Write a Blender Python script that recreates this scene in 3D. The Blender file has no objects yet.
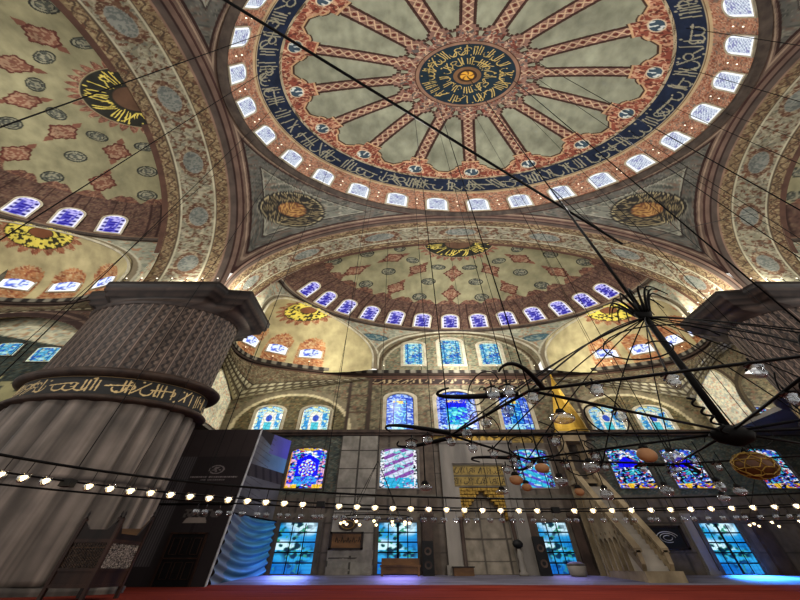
import bpy, math, random
import numpy as np
PI = math.pi
rnd = random.Random(7)
S = 1.98                      # the hall is wide: plan widths along x are multiplied by this
sc = bpy.context.scene
col = sc.collection

# ------------------------------------------------------------------ colour / materials
def lin(r, g, b):
    def f(c):
        c /= 255.0
        return c/12.92 if c <= 0.04045 else ((c+0.055)/1.055)**2.4
    return np.array([f(r), f(g), f(b)])

def new_mat(name):
    m = bpy.data.materials.new(name); m.use_nodes = True
    nt = m.node_tree
    for n in list(nt.nodes): nt.nodes.remove(n)
    out = nt.nodes.new('ShaderNodeOutputMaterial')
    return m, nt, out

def paint_mat(name, rough=0.8, scale=1.2, amt=0.35, spec=0.25):
    """painted surface: per-vertex pattern colour mottled with noise"""
    m, nt, out = new_mat(name); N = nt.nodes; Lk = nt.links
    at = N.new('ShaderNodeAttribute'); at.attribute_name = 'Col'
    tc = N.new('ShaderNodeTexCoord')
    nz = N.new('ShaderNodeTexNoise'); nz.inputs['Scale'].default_value = scale; nz.inputs['Detail'].default_value = 6
    mr = N.new('ShaderNodeMapRange'); mr.inputs['From Min'].default_value = .3; mr.inputs['From Max'].default_value = .7
    mr.inputs['To Min'].default_value = 1-amt; mr.inputs['To Max'].default_value = 1+amt
    mx = N.new('ShaderNodeMix'); mx.data_type = 'RGBA'; mx.blend_type = 'MULTIPLY'; mx.inputs[0].default_value = 1.0
    b = N.new('ShaderNodeBsdfPrincipled'); b.inputs['Roughness'].default_value = rough
    b.inputs['Specular IOR Level'].default_value = spec
    Lk.new(tc.outputs['Object'], nz.inputs['Vector']); Lk.new(nz.outputs['Fac'], mr.inputs['Value'])
    Lk.new(at.outputs['Color'], mx.inputs[6]); Lk.new(mr.outputs['Result'], mx.inputs[7])
    Lk.new(mx.outputs[2], b.inputs['Base Color']); Lk.new(b.outputs[0], out.inputs[0])
    return m

def glass_emit_mat(name, strength):
    m, nt, out = new_mat(name); N = nt.nodes; Lk = nt.links
    at = N.new('ShaderNodeAttribute'); at.attribute_name = 'Col'
    e = N.new('ShaderNodeEmission'); e.inputs['Strength'].default_value = strength
    g = N.new('ShaderNodeBsdfGlossy'); g.inputs['Roughness'].default_value = .15
    g.inputs['Color'].default_value = (.015, .015, .015, 1)
    a = N.new('ShaderNodeAddShader')
    Lk.new(at.outputs['Color'], e.inputs['Color']); Lk.new(e.outputs[0], a.inputs[0]); Lk.new(g.outputs[0], a.inputs[1])
    Lk.new(a.outputs[0], out.inputs[0])
    return m

def noise_mat(name, c1, c2, scale=2.0, rough=.7, metal=0, stretch=(1, 1, 1), spec=.3, bump=0.0, detail=5):
    m, nt, out = new_mat(name); N = nt.nodes; Lk = nt.links
    tc = N.new('ShaderNodeTexCoord'); mp = N.new('ShaderNodeMapping'); mp.inputs['Scale'].default_value = stretch
    nz = N.new('ShaderNodeTexNoise'); nz.inputs['Scale'].default_value = scale; nz.inputs['Detail'].default_value = detail
    cr = N.new('ShaderNodeValToRGB')
    cr.color_ramp.elements[0].position = .32; cr.color_ramp.elements[0].color = (*lin(*c1), 1)
    cr.color_ramp.elements[1].position = .68; cr.color_ramp.elements[1].color = (*lin(*c2), 1)
    b = N.new('ShaderNodeBsdfPrincipled'); b.inputs['Roughness'].default_value = rough
    b.inputs['Metallic'].default_value = metal; b.inputs['Specular IOR Level'].default_value = spec
    Lk.new(tc.outputs['Object'], mp.inputs[0]); Lk.new(mp.outputs[0], nz.inputs['Vector'])
    Lk.new(nz.outputs['Fac'], cr.inputs[0]); Lk.new(cr.outputs[0], b.inputs['Base Color'])
    if bump:
        bp = N.new('ShaderNodeBump'); bp.inputs['Strength'].default_value = bump
        Lk.new(nz.outputs['Fac'], bp.inputs['Height']); Lk.new(bp.outputs[0], b.inputs['Normal'])
    Lk.new(b.outputs[0], out.inputs[0])
    return m

def emit_mat(name, c, s):
    m, nt, out = new_mat(name)
    nz = nt.nodes.new('ShaderNodeTexNoise'); nz.inputs['Scale'].default_value = 3
    mr = nt.nodes.new('ShaderNodeMapRange'); mr.inputs['To Min'].default_value = s*.85; mr.inputs['To Max'].default_value = s*1.15
    e = nt.nodes.new('ShaderNodeEmission'); e.inputs['Color'].default_value = (*lin(*c), 1)
    nt.links.new(nz.outputs['Fac'], mr.inputs['Value']); nt.links.new(mr.outputs[0], e.inputs['Strength'])
    nt.links.new(e.outputs[0], out.inputs[0])
    return m

def lamp_glass_mat(name, tint=(225, 230, 235), mixf=.3):
    m, nt, out = new_mat(name); N = nt.nodes
    t = N.new('ShaderNodeBsdfTransparent'); g = N.new('ShaderNodeBsdfGlossy'); g.inputs['Roughness'].default_value = .12
    nz = N.new('ShaderNodeTexNoise'); nz.inputs['Scale'].default_value = 2.5
    cr = N.new('ShaderNodeValToRGB')
    cr.color_ramp.elements[0].position = .3; cr.color_ramp.elements[0].color = (.6, .6, .6, 1)
    cr.color_ramp.elements[1].position = .7; cr.color_ramp.elements[1].color = (.9, .9, .92, 1)
    nt.links.new(nz.outputs['Fac'], cr.inputs[0]); nt.links.new(cr.outputs[0], t.inputs['Color'])
    g.inputs['Color'].default_value = (*lin(*tint), 1)
    lw = N.new('ShaderNodeLayerWeight'); lw.inputs['Blend'].default_value = .35
    ma = N.new('ShaderNodeMath'); ma.operation = 'MULTIPLY_ADD'; ma.inputs[1].default_value = .75; ma.inputs[2].default_value = mixf*.35
    x = N.new('ShaderNodeMixShader'); nt.links.new(lw.outputs['Facing'], ma.inputs[0]); nt.links.new(ma.outputs[0], x.inputs[0])
    nt.links.new(t.outputs[0], x.inputs[1]); nt.links.new(g.outputs[0], x.inputs[2]); nt.links.new(x.outputs[0], out.inputs[0])
    return m

M_PAINT = paint_mat('painted_plaster', .82, .9, .22)
M_TILE = paint_mat('painted_tile', .62, 1.6, .25, .25)
M_PIER = paint_mat('pier_stone', .6, .5, .3, .4)
M_GLASS = glass_emit_mat('stained_glass', 1.0)
M_FRAME = noise_mat('window_plaster', (150, 142, 122), (185, 178, 158), 1.5)
M_FRAMEDK = noise_mat('dark_window_stone', (60, 56, 50), (84, 78, 70), 1.5)
M_STONE = noise_mat('grey_marble', (84, 80, 76), (128, 122, 114), .5, .5, stretch=(1, 1, .25))
M_STONEB = noise_mat('pale_marble', (110, 104, 96), (150, 143, 132), .5, .5, stretch=(.3, 1, 1))
M_MINBAR = noise_mat('aged_marble', (96, 84, 66), (140, 126, 102), .8, .55)
M_DARKST = noise_mat('brown_moulding', (48, 38, 33), (74, 60, 52), 1.2, .6)
M_MOULD = noise_mat('red_brown_moulding', (52, 44, 39), (80, 70, 62), 1.2, .7)
M_LIGHTM = noise_mat('pale_moulding', (150, 144, 124), (186, 180, 158), 1.2, .7)
M_CARPET = noise_mat('red_carpet', (86, 33, 27), (120, 54, 42), 1.0, .95, stretch=(.25, 3, 1), spec=.05)
M_IRON = noise_mat('black_iron', (6, 5, 5), (16, 14, 13), 3, .6, .0, spec=.15)
M_GOLD = noise_mat('gilded_metal', (120, 94, 34), (190, 156, 66), .5, .45, .5, stretch=(2, 2, .4))
M_GOLDP = noise_mat('gilded_paint', (120, 96, 44), (166, 138, 66), 3.0, .5, .2)
M_WOOD = noise_mat('dark_wood', (18, 12, 10), (36, 24, 20), 2.0, .5, stretch=(1, 1, .2))
M_WOODR = noise_mat('red_brown_wood', (34, 22, 18), (64, 44, 35), 2.0, .5, stretch=(1, 1, .2))
M_WOODL = noise_mat('brown_wood', (70, 48, 30), (108, 78, 48), 2.0, .5, stretch=(.3, 1, 1))
M_PEARL = noise_mat('mother_of_pearl', (20, 14, 12), (190, 178, 168), 16, .3, detail=1)
M_PEARLSH = noise_mat('shaded_pearl_inlay', (22, 14, 11), (84, 66, 52), 16, .4, detail=1)  # darker copy of the pearl inlay, shade put into the colour
M_STEP = noise_mat('polished_grey_marble', (70, 68, 80), (112, 110, 124), .7, .6, stretch=(.35, 1.5, 1))
M_PANEL = paint_mat('printed_hoarding', .6, .6, .12, .3)
M_CLOTH = noise_mat('pale_blue_cloth', (96, 132, 160), (150, 190, 215), .6, .8)
M_BULB = emit_mat('warm_bulb', (255, 226, 170), 7.0)
M_BULBW = emit_mat('small_white_bulb', (255, 244, 220), 2.2)
M_LAMPG = lamp_glass_mat('lamp_glass')
M_BLACK = noise_mat('matt_black', (9, 9, 10), (18, 18, 19), 2, .6)
M_EGG = noise_mat('ostrich_egg', (120, 82, 54), (166, 124, 86), 2, .5)
M_HEX = noise_mat('brown_leather', (62, 38, 20), (92, 58, 30), 3, .4)
M_GREY = noise_mat('light_grey_paint', (140, 140, 142), (176, 176, 178), 2, .6)

# ------------------------------------------------------------------ object helpers
def tagp(o, label=None, cat=None, group=None, kind=None, category=None):
    cat = cat or category
    if label: o['label'] = label
    if cat: o['category'] = cat
    if group: o['group'] = group
    if kind: o['kind'] = kind
    return o

def empty(name, loc=(0, 0, 0), **k):
    o = bpy.data.objects.new(name, None); col.objects.link(o); o.location = loc; o.empty_display_size = .2
    return tagp(o, **k)

def mesh_np(name, V, F, colr=None, mat=None, parent=None, smooth=True, scale=True, **k):
    """V (n,3) in plan metres (x is widened by S), F (m,4) or list of faces"""
    V = np.asarray(V, float).copy()
    if scale: V[:, 0] *= S
    me = bpy.data.meshes.new(name)
    if isinstance(F, np.ndarray):
        m, q = F.shape
        me.vertices.add(len(V)); me.vertices.foreach_set('co', V.astype(np.float32).ravel())
        me.loops.add(m*q); me.loops.foreach_set('vertex_index', F.astype(np.int32).ravel())
        me.polygons.add(m); me.polygons.foreach_set('loop_start', np.arange(0, m*q, q, dtype=np.int32))
        me.update(calc_edges=True); me.validate()
    else:
        me.from_pydata(V.tolist(), [], F); me.update()
    if smooth: me.polygons.foreach_set('use_smooth', np.ones(len(me.polygons), dtype=bool))
    if colr is not None:
        a = me.color_attributes.new('Col', 'FLOAT_COLOR', 'POINT')
        c = np.ones((len(V), 4), np.float32); c[:, :3] = np.clip(colr.reshape(-1, 3), 0, 4)
        a.data.foreach_set('color', c.ravel())
    if mat: me.materials.append(mat)
    o = bpy.data.objects.new(name, me); col.objects.link(o)
    if parent: o.parent = parent
    return tagp(o, **k)

def grid(name, X, Y, Z, C=None, mat=None, parent=None, keep=None, wrap=False, smooth=True, **k):
    n, m = X.shape
    V = np.stack([X, Y, Z], -1).reshape(-1, 3)
    i = np.arange(n if wrap else n-1)[:, None]; j = np.arange(m-1)[None, :]
    i2 = (i+1) % n
    F = np.stack([i*m+j, i2*m+j, i2*m+j+1, i*m+j+1], -1).reshape(-1, 4)
    if keep is not None:
        F = F[keep.reshape(-1)]
        used = np.zeros(len(V), bool); used[F.ravel()] = True
        idx = np.cumsum(used)-1
        V = V[used]; F = idx[F]
        if C is not None: C = C.reshape(-1, 3)[used]
    return mesh_np(name, V, F, C, mat, parent, smooth, **k)

class MB:
    """collects boxes, prisms, tubes and lathes in plan metres, then links them as one mesh"""
    def __init__(s): s.v = []; s.f = []
    def add(s, vs, fs):
        b = len(s.v); s.v += [tuple(map(float, p)) for p in vs]; s.f += [tuple(b+i for i in f) for f in fs]; return s
    def box(s, x0, x1, y0, y1, z0, z1):
        vs = [(x, y, z) for z in (z0, z1) for y in (y0, y1) for x in (x0, x1)]
        return s.add(vs, [(0, 2, 3, 1), (4, 5, 7, 6), (0, 1, 5, 4), (2, 6, 7, 3), (0, 4, 6, 2), (1, 3, 7, 5)])
    def hexa(s, b, t):
        """eight corners: four below, four above"""
        return s.add(list(b)+list(t), [(0, 3, 2, 1), (4, 5, 6, 7), (0, 1, 5, 4), (1, 2, 6, 5), (2, 3, 7, 6), (3, 0, 4, 7)])
    def prism(s, prof, axis, a, b):
        """extrude a 2-D outline along axis between a and b"""
        def P(p, t):
            return {'x': (t, p[0], p[1]), 'y': (p[0], t, p[1]), 'z': (p[0], p[1], t)}[axis]
        n = len(prof)
        return s.add([P(p, a) for p in prof]+[P(p, b) for p in prof],
                     [tuple(range(n-1, -1, -1)), tuple(range(n, 2*n))]+[(i, (i+1) % n, n+(i+1) % n, n+i) for i in range(n)])
    def lathe(s, prof, seg=16, c=(0, 0, 0), close=True):
        n = len(prof); vs = []; fs = []
        for k in range(seg):
            a = 2*PI*k/seg
            for r, z in prof: vs.append((c[0]+r*math.cos(a), c[1]+r*math.sin(a), c[2]+z))
        for k in range(seg):
            k2 = (k+1) % seg
            for i in range(n-1): fs.append((k*n+i, k2*n+i, k2*n+i+1, k*n+i+1))
        if close:
            fs.append(tuple(k*n for k in range(seg))[::-1]); fs.append(tuple(k*n+n-1 for k in range(seg)))
        return s.add(vs, fs)
    def tube(s, pts, r, seg=6, closed=False, taper=None):
        """round bar through points; r is the true radius in the widened hall"""
        P = [np.array([p[0]*S, p[1], p[2]], float) for p in pts]; n = len(P); vs = []; fs = []
        up = np.array([0, 0, 1.0]); prev = None
        for i in range(n):
            a = P[(i-1) % n] if (closed or i > 0) else P[i]; b = P[(i+1) % n] if (closed or i < n-1) else P[i]
            d = b-a; d = d/(np.linalg.norm(d)+1e-9)
            if prev is None:
                u = np.cross(d, up)
                if np.linalg.norm(u) < 1e-3: u = np.cross(d, np.array([1.0, 0, 0]))
            else: u = prev-d*np.dot(prev, d)
            u /= np.linalg.norm(u)+1e-9; prev = u; w = np.cross(d, u)
            rr = r if taper is None else r*taper[i]
            for k in range(seg):
                t = 2*PI*k/seg; q = P[i]+rr*(math.cos(t)*u+math.sin(t)*w); vs.append((q[0]/S, q[1], q[2]))
        for i in range(n if closed else n-1):
            i2 = (i+1) % n
            for k in range(seg):
                k2 = (k+1) % seg; fs.append((i*seg+k, i*seg+k2, i2*seg+k2, i2*seg+k))
        if not closed:
            fs.append(tuple(range(seg))[::-1]); fs.append(tuple((n-1)*seg+k for k in range(seg)))
        return s.add(vs, fs)
    def build(s, name, mat, parent=None, smooth=False, **k):
        return mesh_np(name, np.array(s.v), s.f, None, mat, parent, smooth, **k)

def copy_to(o, parent, loc=None):
    c = o.copy(); col.objects.link(c); c.parent = parent
    if loc is not None: c.location = loc
    return c
def W(x, y, z): return (x*S, y, z)

# ------------------------------------------------------------------ pattern helpers (all in metres on the surface)
def h2(i, j, seed):
    a = (i*374761393+j*668265263+seed*1442695041) & 0x7fffffff
    a = ((a ^ (a >> 13))*1274126177) & 0x7fffffff
    a = (a ^ (a >> 16)) & 0xffff
    return a/65535.0
def vn(x, y, seed=0):
    xi = np.floor(x).astype(np.int64); yi = np.floor(y).astype(np.int64); fx = x-xi; fy = y-yi
    fx = fx*fx*(3-2*fx); fy = fy*fy*(3-2*fy)
    return (h2(xi, yi, seed)*(1-fx)+h2(xi+1, yi, seed)*fx)*(1-fy)+(h2(xi, yi+1, seed)*(1-fx)+h2(xi+1, yi+1, seed)*fx)*fy
def vr(x, y, seed=0):
    """two turned noise fields averaged, so no grid direction shows"""
    return .5*(vn(x*.8-y*.6, x*.6+y*.8, seed)+vn(x*.53+y*.85+7.3, -x*.85+y*.53, seed+101))
def mix(C, c, m):
    m = np.asarray(m, float)[..., None]
    return C*(1-m)+np.asarray(c)*m
def base(shape, c): return np.ones(shape+(3,))*np.asarray(c)
def arab(C, s, t, sc_, vine, leaf, flower, seed=0, k=(1, 1, 1)):
    """scrolling stems, leaves and flowers"""
    q = sc_*.62
    a = vr(s/q, t/q, seed); b = vr(s/q*1.5+9, t/q*1.5, seed+3); c = vr(s/q*2.0, t/q*2.0+5, seed+5)
    lf = np.clip((b-.55)/.06, 0, 1); fl = np.clip((c-.63)/.06, 0, 1); vi = np.clip(1-abs(a-.5)/.05, 0, 1)
    C = mix(C, leaf, lf*k[1]); C = mix(C, vine, vi*k[0]); C = mix(C, flower, fl*k[2])
    return C
def band(t, a, b): return (t >= a) & (t < b)

def callig(Wd, H, seed, dens=1.0):
    """brush strokes after the tall-stemmed script of the bands"""
    r = random.Random(seed); A = np.zeros((Wd, H), np.float32); yy, xx = np.meshgrid(np.arange(H), np.arange(Wd))
    def dot(x, y, w):
        x0, x1 = int(x-w-1), int(x+w+2); y0, y1 = max(0, int(y-w-1)), min(H, int(y+w+2))
        for X in range(x0, x1):
            for Y in range(y0, y1):
                if (X-x)**2+(Y-y)**2 <= w*w: A[X % Wd, Y] = 1
    def line(p, q, w):
        n = int(max(abs(q[0]-p[0]), abs(q[1]-p[1])))+1
        for i in range(n+1): dot(p[0]+(q[0]-p[0])*i/n, p[1]+(q[1]-p[1])*i/n, w)
    def arc(cx, cy, rx, ry, a0, a1, w):
        n = int(max(rx, ry)*abs(a1-a0))+2
        for i in range(n+1):
            a = a0+(a1-a0)*i/n; dot(cx+rx*math.cos(a), cy+ry*math.sin(a), w*(.6+.5*math.sin(PI*i/n)))
    w = H*.034; x = 0.0
    while x < Wd:
        t = r.random(); st = H*r.uniform(.16, .3)
        if t < .42:
            for q in range(r.choice((1, 2, 2, 3))):
                line((x+q*H*.16, H*r.uniform(.1, .25)), (x+q*H*.16-H*.04, H*r.uniform(.75, .95)), w)
            st *= 1.7
        elif t < .68: arc(x+H*.22, H*.4, H*.24, H*.26, PI*.95, PI*2.1, w); st *= 1.6
        elif t < .82: arc(x+H*.2, H*.6, H*.2, H*.15, 0, PI*1.7, w); line((x, H*.45), (x-H*.3, H*.15), w)
        elif t < .92: line((x, H*.5), (x+H*.9, H*.62), w); arc(x+H*.95, H*.5, H*.12, H*.14, PI*.5, -PI*.6, w)
        else: line((x, H*.2), (x+H*.5, H*.9), w)
        if r.random() < .7: dot(x+r.uniform(0, H*.3), H*r.choice((.1, .2, .8, .9, .55)), w*1.5)
        x += st/dens
    return A
def samp(A, u, v):
    n, m = A.shape
    i = (np.floor(u*n).astype(int)) % n; j = np.clip((v*m).astype(int), 0, m-1)
    return A[i, j]
CAL1 = callig(5200, 74, 3); CAL2 = callig(1500, 60, 5); CAL4 = callig(1500, 90, 23, 1.15)

# ------------------------------------------------------------------ camera, world
CAMX, CAMY, CAMZ = -3.893*S, -7.086, 1.05
cam = bpy.data.cameras.new('camera'); co = bpy.data.objects.new('camera', cam); col.objects.link(co)
co.location = (CAMX, CAMY, CAMZ); co.rotation_euler = (PI/2+0.746, 0, 0)
cam.sensor_fit = 'HORIZONTAL'; cam.sensor_width = 36; cam.lens = 36*291.3/800; cam.clip_end = 300; cam.clip_start = .05
sc.camera = co
w = bpy.data.worlds.new('world'); sc.world = w; w.use_nodes = True
w.node_tree.nodes['Background'].inputs[0].default_value = (1.0, .97, .92, 1)
w.node_tree.nodes['Background'].inputs[1].default_value = 1.0
sc.view_settings.view_transform = 'Standard'; sc.view_settings.look = 'None'
try: sc.view_settings.look = 'Medium High Contrast'
except Exception: print('NOLOOK')
sc.cycles.use_denoising = True
sc.cycles.max_bounces = 6; sc.cycles.diffuse_bounces = 4; sc.cycles.transparent_max_bounces = 8
sc.cycles.sample_clamp_indirect = 6

ZF = 0.12          # floor level
A0 = 11.95         # half side of the central square
Z0 = 20.6          # springing of the four great arches
ZH = 33.0          # foot of the dome
YW = 27.4          # prayer wall
ZC = 19.6          # cornice

# ------------------------------------------------------------------ floor
f = MB().box(-26, 26, -9, YW+.2, ZF-.3, ZF).build('floor', M_CARPET, kind='structure', label='red carpet covering the prayer hall floor', category='floor')

# ------------------------------------------------------------------ main dome
DOFF = math.radians(85)
def dome_prof(t):
    """t from 0 at the crown to 1 at the foot -> r, z"""
    n = 2.3; a = t*PI/2
    r = 11.75*np.sin(a)**(2/n); z = ZH+9.65*np.cos(a)**(2/n)
    return r, z
_t = np.linspace(0, 1, 4000); _r, _z = dome_prof(_t)
_s = np.concatenate([[0], np.cumsum(np.hypot(np.diff(_r), np.diff(_z)))])
def dome_at_r(r): return np.interp(r, _r, _s)
def dome_pt(s): return np.interp(s, _s, _r), np.interp(s, _s, _z)
ceil = empty('ceiling_dome', (0, 0, 0), kind='structure', label='great central dome painted with sixteen ribs around a calligraphy roundel', cat='dome')
NAVY = lin(34, 43, 62); NAVY2 = lin(32, 48, 58); GOLD = lin(188, 166, 104); CREAM = lin(168, 156, 130)
REDB = lin(134, 78, 64); FIELD = lin(132, 134, 116); RIB = lin(130, 102, 90); DKL = lin(60, 38, 34)
def dome_part(name, s0, s1, nu, nv, fn):
    th = np.linspace(0, 2*PI, nu, endpoint=False)[:, None]; s = np.linspace(s0, s1, nv)[None, :]
    r, z = dome_pt(s); TH = th+0*s; Rr = r+0*th; SS = s+0*th
    C = fn(TH, SS, Rr)
    return grid(name, Rr*np.cos(TH), Rr*np.sin(TH), z+0*th, C, M_PAINT, ceil, wrap=True)
def c_med(T, s, r):
    C = base(T.shape, NAVY2)
    u = T/(2*PI)
    C = mix(C, GOLD*.85, samp(CAL2, u*.62, (r-1.75)/.98) * band(r, 1.78, 2.7)); C = mix(C, GOLD*.85, samp(CAL2, .4+u*.36, (r-.88)/.86) * band(r, .9, 1.72))
    C = mix(C, lin(120, 92, 66), band(r, .55, .8)); C = mix(C, lin(60, 44, 36), band(r, .42, .55))
    C = mix(C, lin(206, 158, 66), r < .42); C = mix(C, lin(130, 90, 40), (r < .42) & (np.sin(T*5+r*9) > .45))
    C = mix(C, lin(136, 108, 90), r > 2.78); C = mix(C, lin(74, 48, 40), r > 2.98)
    return C
s_med = float(dome_at_r(3.05)); s_n0 = float(dome_at_r(10.2)); s_n1 = float(dome_at_r(11.12)); s_end = float(_s[-1])
dome_part('calligraphy_roundel', .02, s_med, 700, 76, c_med)
def c_field(T, s, r):
    d = (np.mod((T-DOFF)/(PI/8)+.5, 1)-.5)*(PI/8)      # angle from the nearest rib
    k = np.round((T-DOFF)/(PI/8))
    lat = abs(r*np.sin(d)); ls = r*np.sin(d)
    C = base(T.shape, FIELD)
    n = vn(r*np.cos(T)/1.6, r*np.sin(T)/1.6, 4); n2 = vn(r*np.cos(T)/.5, r*np.sin(T)/.5, 8)
    C = C*(.8+.34*n+.12*n2)[..., None]
    hw = .37+.0*r
    hw = np.where(r < 4.35, .52, hw); hw = np.where(r < 4.1, .68, hw); hw = np.where(r < 3.85, .52, hw); hw = np.where(r < 3.45, 3, hw)
    rin = np.where(lat < .58, 8.6, np.where(lat < 1.05, 9.0+.2*np.clip((lat-.58)/.45, 0, 1)**2, 9.3+.3*np.clip((lat-1.05)/.5, 0, 1)))
    inr = (lat < hw); ino = (r > rin)
    e1 = ((lat < hw+.08) | (r > rin-.08)) & ~(inr | ino)
    R1 = base(T.shape, RIB)
    zz = np.abs(np.mod(r/.5, 1)-.5)*2
    R1 = mix(R1, lin(184, 160, 132), abs(abs(ls)-.25*zz) < .045); R1 = mix(R1, lin(96, 50, 42), (abs(ls) < .09) & (zz > .6)); R1 = mix(R1, DKL, abs(lat-hw+.04) < .04)
    R1 = np.where((r < 3.95)[..., None], arab(R1, r*np.cos(T), r*np.sin(T), .4, lin(180, 158, 136), lin(112, 66, 56), lin(92, 88, 84), 3), R1)
    O = base(T.shape, REDB)
    O = arab(O, r*np.cos(T), r*np.sin(T), .36, lin(196, 172, 142), lin(176, 136, 110), lin(96, 56, 48), 12)
    O = mix(O, lin(180, 150, 116), band(r-rin, 0, .1))
    q = np.hypot(ls, (s-float(dome_at_r(9.62)))*1.0)
    O = mix(O, lin(190, 175, 150), (q < .52)); O = mix(O, lin(64, 80, 92), q < .44)
    O = mix(O, lin(190, 196, 190), (q < .44) & (vn(ls/.16, s/.16, 21) > .62))
    C = mix(C, lin(70, 50, 42), e1)
    C = np.where(inr[..., None], R1, C); C = np.where(ino[..., None], O, C)
    C = mix(C, CREAM*.9, r > 10.08)
    C = mix(C, lin(96, 84, 66), (r > 10.08) & (vn(r*T/.2, s/.2, 5) > .6))
    return C
dome_part('rib_field', s_med, s_n0, 1900, 190, c_field)
def c_navy(T, s, r):
    v = (s-s_n0)/(s_n1-s_n0)
    C = base(T.shape, NAVY)
    C = C*(.85+.3*vn(T*40, s/.2, 3))[..., None]
    C = mix(C, lin(150, 146, 124), samp(CAL1, T/(2*PI)*.72, 1-(v*1.06-.03))*band(v, .05, .93)*.9)
    C = mix(C, CREAM*.85, v > .93); C = mix(C, lin(120, 96, 70), v > .97)
    return C
dome_part('inscription_band', s_n0, s_n1, 1500, 44, c_navy)
def c_win(T, s, r):
    C = base(T.shape, lin(166, 124, 102))
    C = arab(C, r*T, s, .26, lin(190, 164, 136), lin(130, 82, 64), lin(112, 106, 98), 31)
    C = mix(C, lin(176, 156, 124), s < s_n1+.22)
    C = mix(C, lin(110, 78, 60), s > s_end-.18)
    return C
dome_part('window_zone', s_n1, s_end, 1200, 46, c_win)
# ring mouldings at the dome's foot
mb = MB()
prof = [(11.75, 33.0), (11.68, 32.98), (11.62, 32.88), (11.66, 32.8), (11.64, 32.72), (11.74, 32.68), (11.78, 32.6), (12.0, 32.5)]
mb.lathe(prof, 160, close=False); mb.build('trim_1', M_MOULD, kind='structure', smooth=True, label='moulded ring ledge round the foot of the great dome', cat='ledge')

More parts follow.
